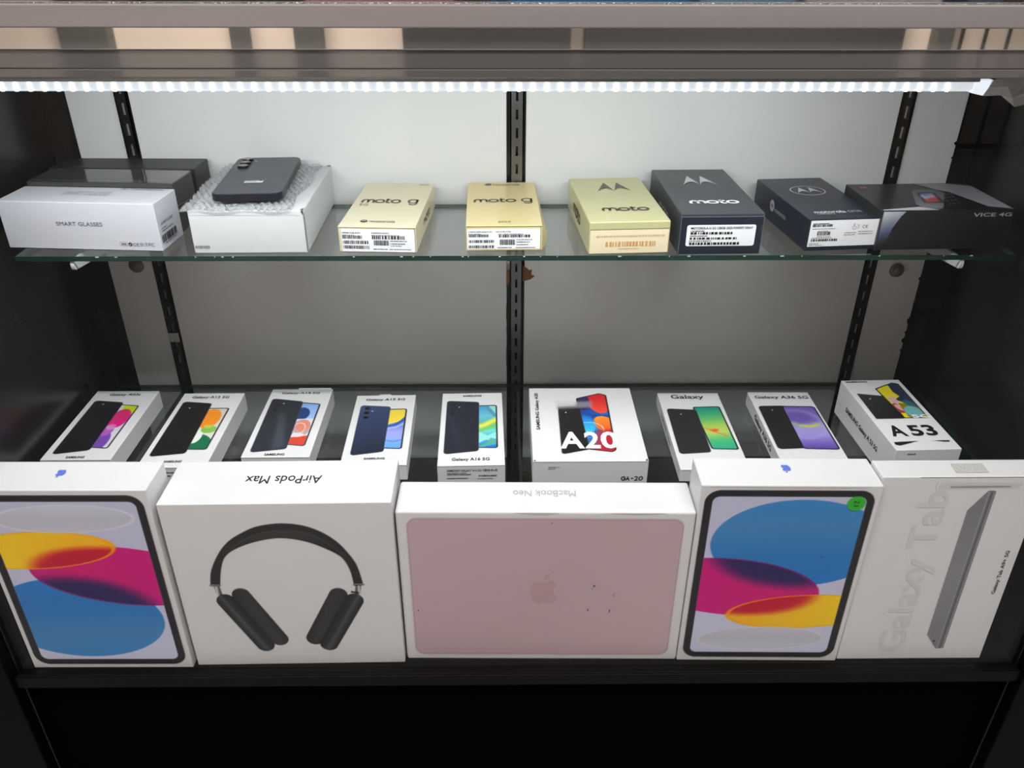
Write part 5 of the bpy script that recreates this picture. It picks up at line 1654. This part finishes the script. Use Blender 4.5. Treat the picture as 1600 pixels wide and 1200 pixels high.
def cup(padA, padB, shA, shB, rp, rs, hx, s):
    # cushion first, shell over its outer side
    p.fill(p.line([padA, padB], rp * 2), p.ramp((padA[0] - 8 * s, padA[1]), (padA[0] + 12 * s, padA[1] + 8), [(0, (0.16, 0.16, 0.165)), (0.55, (0.215, 0.21, 0.21)), (1, (0.13, 0.13, 0.13))]))
    sd = p.line([shA, shB], rs * 2)
    dv = np.array(shB, float) - np.array(shA, float)
    nv = np.array([-dv[1], dv[0]]) / np.linalg.norm(dv)
    if nv[0] * s > 0:
        nv = -nv
    q0, q1 = np.array(shA) + nv * rs, np.array(shA) - nv * rs
    p.fill(sd, p.ramp(q0, q1, [(0, (0.10, 0.105, 0.11)), (0.18, (0.15, 0.16, 0.17)), (0.42, (0.27, 0.29, 0.30)), (0.6, (0.16, 0.165, 0.17)), (1, (0.075, 0.075, 0.08))]))
    p.fill(p.line([np.array(shA) - nv * rs * 0.93 + dv * 0.06, np.array(shB) - nv * rs * 0.93 - dv * 0.03], 1.2), (0.07, 0.07, 0.07), 0.7, clip=sd)


cup((70.5, 114.5), (104.5, 43.5), (51.5, 105.5), (86.5, 34.0), 10.8, 10.9, 0, 1)
cup((182.0, 113.0), (147.5, 44.0), (199.5, 104.0), (163.0, 34.0), 10.8, 10.9, 0, -1)
p.fill(p.line([(198, 117.5), (205, 116.0)], 2.6), (0.08, 0.08, 0.08))
p.build(c, 'F', 'headphone_picture')
c.flat('F', 'speck', [ell(52, 64, 0.5, 0.7, 8), ell(230, 91, 0.5, 0.7, 8)], M_INKL, 2 * EPS)

c = Carton('mac', 'laptop_box', 'wide white laptop box with a dusty pink lid picture, middle of the front row', G3, bev=0.003)
b = c.bb('T', 'name')
c.text('T', 'MacBook Neo', (b[0], 27.2, b[2], 38.5), M_INKL, 180)
p = Pic(9.5, 7.5, 321.5, 222.5, 1.5)
rc = [(11.6, 9.3), (319.2, 9.6), (319.0, 220.6), (11.9, 220.9)]
sd = p.poly(rc, 12)
p.fill(sd, (0.62, 0.52, 0.53))
p.fill(sd + 1.0, p.ramp((20, 215), (310, 20), [(0, (0.775, 0.665, 0.69)), (0.5, (0.76, 0.655, 0.675)), (1, (0.785, 0.675, 0.695))]))
p.build(c, 'F', 'laptop_picture')
b = c.bb('F', 'apple')
c.flat('F', 'logo', mapped(fruit_mark(), (147.8, 93.5, 183.5, 141.0)), mat('rose_ink', (0.73, 0.60, 0.62), 0.3), 2 * EPS)
q = c.d('F', 'dots')
c.flat('F', 'scuff_mark', [ell(q[0][0], q[0][1], 1.6, 1.6, 8), ell(q[1][0], q[1][1], 0.8, 2.2, 8), ell(q[2][0], q[2][1], 0.7, 3.0, 8), ell(q[3][0], q[3][1], 0.7, 1.6, 8), ell(q[4][0], q[4][1], 0.4, 3.0, 8), ell(173, 215, 0.8, 0.8, 8), ell(222, 118, 0.5, 1.4, 8)],
       mat('dark_rose_scuff', (0.38, 0.30, 0.31), 0.6), 3 * EPS)
c.flat('F', 'worn_edge', [[(128, 229.2), (150, 227.0), (168, 226.3), (182, 229.2)], [(228, 229.2), (250, 227.6), (268, 227.0), (290, 228.0), (300, 229.2)]], mat('grey_worn_card', (0.80, 0.79, 0.77), 0.7), 2 * EPS)

c = Carton('ipadR', 'tablet_box', 'white tablet box with its blue disc at the top and a round green sticker', G3, bev=0.0016)
tablet_picture(c, False)
b = c.bb('T', 'apple')
c.flat('T', 'logo', mapped(fruit_mark(), (93.5, 22.5, 104.5, 37.5), 180), M_BLUEINK, 2 * EPS)
q = c.d('F', 'stick')
gs = c.flat('F', 'sticker', [ell(q[0][0], q[0][1] - 0.2, 10.0, 9.8, 36)], mat('green_sticker', (0.16, 0.72, 0.13), 0.45), 4 * EPS)
gs['label'] = 'round green sticker'
c.text('F', '21', (167.5, 240.8, 173.0, 248.6), mat('dark_green_ink', (0.04, 0.25, 0.05), 0.5), 270, e=6 * EPS, parent=gs)
c.flat('F', 'scuff_mark', [ell(147, 168, 0.7, 1.4, 8)], M_INK, 3 * EPS)
c.flat('F', 'worn_edge', [[(8, 265.4), (60, 264.8), (120, 264.4), (180, 265.2), (180, 265.8), (8, 265.9)]], mat('grey_worn_card'), 2 * EPS)

c = Carton('tab', 'tablet_box', 'white tablet box with a slim grey tablet pictured, right end of front row', G3, bev=0.0016, dz=0.0009)
c.text('F', 'Galaxy Tab', (46.0, 13.5, 88.0, 254.0), M_INKF, 90, bold=0.015)
b = c.bb('F', 'name')
c.text('F', 'Galaxy Tab A9+ 5G', (162.2, 105.0, 168.0, 169.5), M_INK, 90, bold=0.015)
p = Pic(100.5, 16, 129, 255, 0.6)
p.fill(p.poly([(102.4, 226.5), (118.8, 252.9), (124, 253.2), (127.6, 252.0), (127.8, 18.4), (118.4, 17.4), (102.6, 40.8)], 1.0), (0.46, 0.46, 0.48))
p.fill(p.poly([(102.9, 226), (119.2, 252.2), (119.2, 18.2), (103.1, 41.4)]), p.ramp((0, 252), (0, 18), [(0, (0.48, 0.48, 0.50)), (0.5, (0.54, 0.54, 0.56)), (1, (0.50, 0.50, 0.52))]))
p.fill(p.line([(120.2, 251), (120.2, 18.5)], 0.8), (0.68, 0.68, 0.70))
p.fill(p.line([(123.4, 251), (123.4, 18.8)], 1.2), (0.34, 0.34, 0.36))
p.fill(p.line([(126.0, 250), (126.0, 19.2)], 0.7), (0.60, 0.60, 0.62))
p.fill(p.ell(113.5, 30, 1.3, 1.6), (0.22, 0.22, 0.23))
p.fill(p.ell(114.5, 25, 0.8, 1.0), (0.25, 0.25, 0.26))
p.build(c, 'F', 'tablet_picture')
# glued hanging strip with a slot
hs = c.flat('F', 'hang_strip', [rrect(60.0, 256.0, 153.5, 264.8, 2.5)], pane_mat('clear_hang_strip', (0.97, 0.97, 0.97), 1.45, 0.1, 0.08), 0.0008)
c.flat('F', 'strip_rim', [[(60, 259), (61, 256), (63, 256), (61.6, 260), (64, 265), (61.5, 264.5)], [(150.5, 256.5), (153, 257.6), (153, 259.2), (151, 258)]], M_INKW, 0.001, hs)
c.flat('F', 'strip_slot', [[(75, 258.2), (141, 258.6), (141, 259.5), (75, 259.1)]], mat('grey_slot_line', (0.45, 0.44, 0.43), 0.6), 0.001, hs)
c.flat('T', 'worn_sticker', [[(82, 6.5), (118, 6.8), (119.5, 25), (84, 24.5)]], mat('mottled_grey_sticker', (0.74, 0.74, 0.72), 0.6, noise=0.3, scale=700), 2 * EPS)
c.rect('F', 'lid_seam', 40, 270.2, 176, 270.9, mat('grey_seam'), 0)
c.rect('T', 'lid_seam', 2, 32.2, 176, 32.7, mat('grey_seam'), 0)
